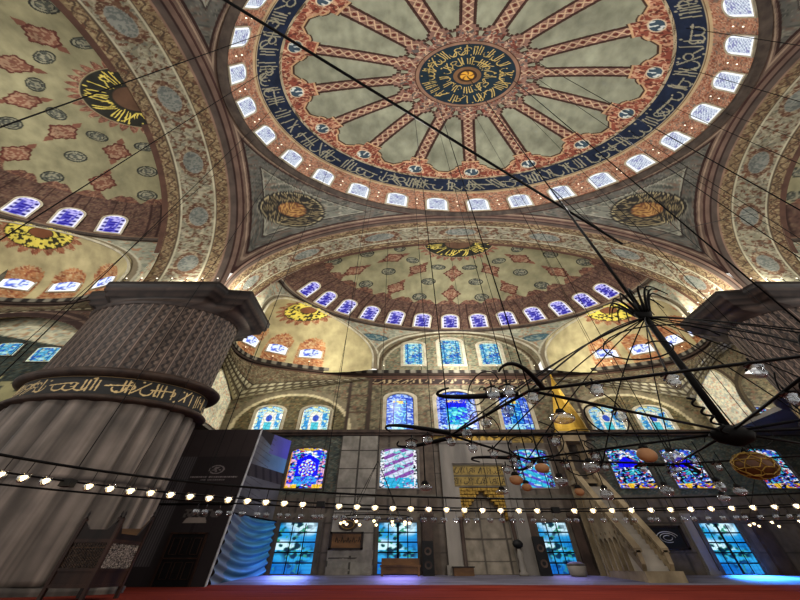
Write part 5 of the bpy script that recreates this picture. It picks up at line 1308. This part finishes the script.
# globes, eggs and the leather ball that hang below it
def hung(name, p, r, h, mat, label, cat, prof=None, group=None, z1=3.5):
    o = empty(name, W(*p), label=label, cat=cat, group=group, kind='thing')
    n = 9; pr = prof or [(r*math.sin(PI*i/n), -h*math.cos(PI*i/n)) for i in range(n+1)]
    b = MB().lathe(pr, 16, close=False).build('globe' if cat == 'glass lamp' else 'shell' if cat == 'egg' else 'body', mat, o, True)
    MB().lathe([(.03, h*.95), (.05, h), (.03, h+.06)], 8).tube([(0, 0, h), (0, 0, max(h+.1, z1-p[2]))], .014, 4).build('hanger', M_IRON, o)
    return o
gshape = [(-2.45, -1.92, 3.0, .11, .1, 'large clear glass lamp bowl hanging lowest beneath the nearest chandelier corner'),
          (-3.6, .7, 2.42, .08, .07, 'small clear glass bowl hanging alone left of the mihrab'),
          (-2.5, 2.2, 2.58, .09, .06, 'flat clear glass dish hanging before the mihrab'),
          (-1.77, .11, 2.7, .1, .11, 'round clear glass globe hanging before the minbar stair'),
          (-2.0, .75, 2.55, .08, .1, 'clear glass globe hanging left of the minbar stair'),
          (-1.15, 2.0, 2.5, .09, .14, 'tiered clear glass lamp hanging over the minbar rail'),
          (-.4, 1.8, 2.55, .09, .13, 'clear glass globe hanging between the two blue mosaic windows'),
          (-1.13, -.67, 2.7, .1, .11, 'hazy glass globe hanging before the right blue mosaic window'),
          (.6, 1.9, 2.55, .09, .1, 'clear glass globe below the brown leather ball, right one'),
          (.8, 2.9, 2.55, .09, .09, 'lowest clear glass bowl under the chandelier hub'),
          (-.05, 1.0, 2.5, .06, .12, 'slim clear glass lamp left of the brown leather ball')]
for x, y, z, r, h, lb in gshape: hung('glass_lamp', (x, y, z), r, h, M_LAMPG, lb, 'glass lamp')
eggs = [(-1.44, -.81, 2.7, .1, .13, 'largest brown ostrich egg, hanging before the blue mosaic window'), (-2.3, .19, 2.7, .083, .1, 'orange-brown ostrich egg hanging before the turquoise window'),
        (-2.55, .6, 2.55, .08, .1, 'brown ostrich egg hanging left of the turquoise window'), (-2.3, 1.4, 2.55, .065, .085, 'small brown ostrich egg hanging below the other two at the turquoise window'),
        (-1.5, 2.0, 2.55, .065, .09, 'small brown ostrich egg hanging over the minbar side')]
for x, y, z, r, h, lb in eggs: hung('ostrich_egg', (x, y, z), r, h, M_EGG, lb, 'egg')
hx = hung('leather_ball', (.03, .05, 2.72), .23, .26, M_HEX, 'brown ball with pale hexagon seams hanging under the chandelier hub', 'ball', z1=3.08)
sm = MB()
bm_r = .235
for i, (el, nn, o_) in enumerate(((0, 9, 0), (.62, 7, .3), (-.62, 7, .3), (1.15, 4, 0), (-1.15, 4, 0))):
    for k in range(nn):
        a = 2*PI*k/nn+o_
        ce = np.array([math.cos(el)*math.cos(a), math.cos(el)*math.sin(a), math.sin(el)]); e1 = np.array([-math.sin(a), math.cos(a), 0]); e2 = np.cross(ce, e1)
        P6 = [ce+.36*(math.cos(q*PI/3)*e1+math.sin(q*PI/3)*e2) for q in range(6)]; P6 = [p/np.linalg.norm(p) for p in P6]
        sm.tube([(p[0]*.235, p[1]*.235, p[2]*.265) for p in P6], .012, 4, True)
sm.build('seam', M_GOLDP, hx)

# long tie cables across the hall
tagp(MB().tube([(3.83, 5.03, 17.5), (-8.44, -6.55, 22.58), (-11.9, -9.8, 24.0)], .075, 6).build('tie_cable', M_IRON), 'thick black cable running from the top left of the dome down to the right', 'cable')
tagp(MB().tube([(.1, .12, 15.6), (1.6, 2.3, 16.4), (3.9, 5.13, 17.62), (8.5, 6.0, 21.5), (11.9, 6.7, 24.2)], .022, 5).build('tie_cable', M_IRON), 'thin black cable from the chandelier chain across to the right arch', 'cable')

# lamps on the cornice and on the capitals
cl0 = MB().tube([(0, 0, 0), (0, 0, .75)], .03, 4).build('cornice_lamp_stem', M_IRON)
cl_me = cl0.data; bpy.data.objects.remove(cl0)
cb0 = MB().lathe([(0, -.07), (.03, -.04), (.04, .02), (0, .07)], 8, close=False).build('x', M_BULBW); cb_me = cb0.data; bpy.data.objects.remove(cb0)
def ledge_lamp(p, label, group):
    e = bpy.data.objects.new('ledge_lamp', None); col.objects.link(e); e.location = W(*p); tagp(e, label, 'lamp', group, 'thing')
    s_ = bpy.data.objects.new('stem', cl_me); col.objects.link(s_); s_.parent = e
    b_ = bpy.data.objects.new('bulb', cb_me); col.objects.link(b_); b_.parent = e; b_.location = (0, 0, .82)
for i in range(18, len(corn_line)-18, 21):
    x, y = corn_line[i]; ledge_lamp((x*1.012, y+.2, 20.1), 'small white lamp on a thin post along the far cornice', 'post lamps along the far cornice')
for sx in (-1, 1):
    for q in np.linspace(-1, 1, 7):
        ledge_lamp((sx*(14.4-3.3), 14.4+q*2.1, 19.74), 'small post lamp along the inner edge of the %s pier capital' % ('left' if sx < 0 else 'right'), 'post lamps on the %s capital' % ('left' if sx < 0 else 'right'))
        ledge_lamp((sx*(14.4+q*2.1), 14.4-3.3, 19.74), 'small post lamp along the front edge of the %s pier capital' % ('left' if sx < 0 else 'right'), 'post lamps on the front of the %s capital' % ('left' if sx < 0 else 'right'))

# ------------------------------------------------------------------ lights
def plight(name, loc, e, c=(1, .95, .86), r=.4):
    l = bpy.data.lights.new(name, 'POINT'); l.energy = e; l.color = c; l.shadow_soft_size = r
    o = bpy.data.objects.new(name, l); col.objects.link(o); o.location = W(*loc); return o
def alight(name, loc, rot, sx, sy, e, c):
    l = bpy.data.lights.new(name, 'AREA'); l.shape = 'RECTANGLE'; l.size = sx; l.size_y = sy; l.energy = e; l.color = c; l.spread = math.radians(100)
    o = bpy.data.objects.new(name, l); col.objects.link(o); o.location = W(*loc); o.rotation_euler = rot; return o
for sx in (-1, 1):
    plight('capital_uplight', (sx*11.5, 13.9, 20.1), 900, (1, .96, .84), .15)
    plight('capital_uplight', (sx*13.9, 11.5, 20.1), 900, (1, .96, .84), .15)
    plight('capital_uplight', (sx*11.4, 16.4, 20.1), 600, (1, .95, .78), .25)
    plight('exedra_uplight', (sx*8.8, 22.0, 20.6), 900, (1, .95, .8), .3)
plight('bay_uplight', (0, 25.0, 20.4), 600, (1, .96, .84), .3)
plight('vault_fill', (0, 20.5, 21.5), 2400, (1, .98, .95), .5)  # added fill point in mid-air below the far half dome
for a in range(4): plight('dome_fill', (6*math.cos(a*PI/2+.78), 6*math.sin(a*PI/2+.78), 25.0), 2400, (1, .985, .96), 1.0)  # added fill points floating under the dome, no fitting there
plight('left_vault_fill', (-20.5, 0, 22.0), 3200, (1, .98, .95), .5)  # added fill for the left half dome
plight('right_vault_fill', (20.5, 0, 22.0), 3000, (1, .98, .95), .5)  # added fill for the right half dome
plight('corner_fill', (20, 23, 16), 1100, (1, .95, .84), .4)  # added fill points to brighten the corner bays
plight('corner_fill', (-20, 22, 16), 900, (1, .95, .84), .4)
plight('side_fill', (-11.6, 24.4, 15.5), 260, (1, .95, .84), .2)  # added fill points to brighten the panels below the exedrae
plight('side_fill', (11.6, 24.4, 15.5), 380, (1, .95, .84), .2)
plight('wall_fill', (0, 13, 9.0), 1300, (1, .95, .88), .8)  # added fill point in open air, brightens the far wall
for x0, e, c in ((-8.7, 420, (.22, .3, 1)), (-4.0, 200, (.35, .3, 1)), (3.3, 70, (.4, .35, 1)), (11.2, 2600, (.04, .26, 1))):
    alight('window_daylight', (x0, YW-.6, 2.6), (math.radians(-35), 0, 0), 3.0, 3.0, e, c)
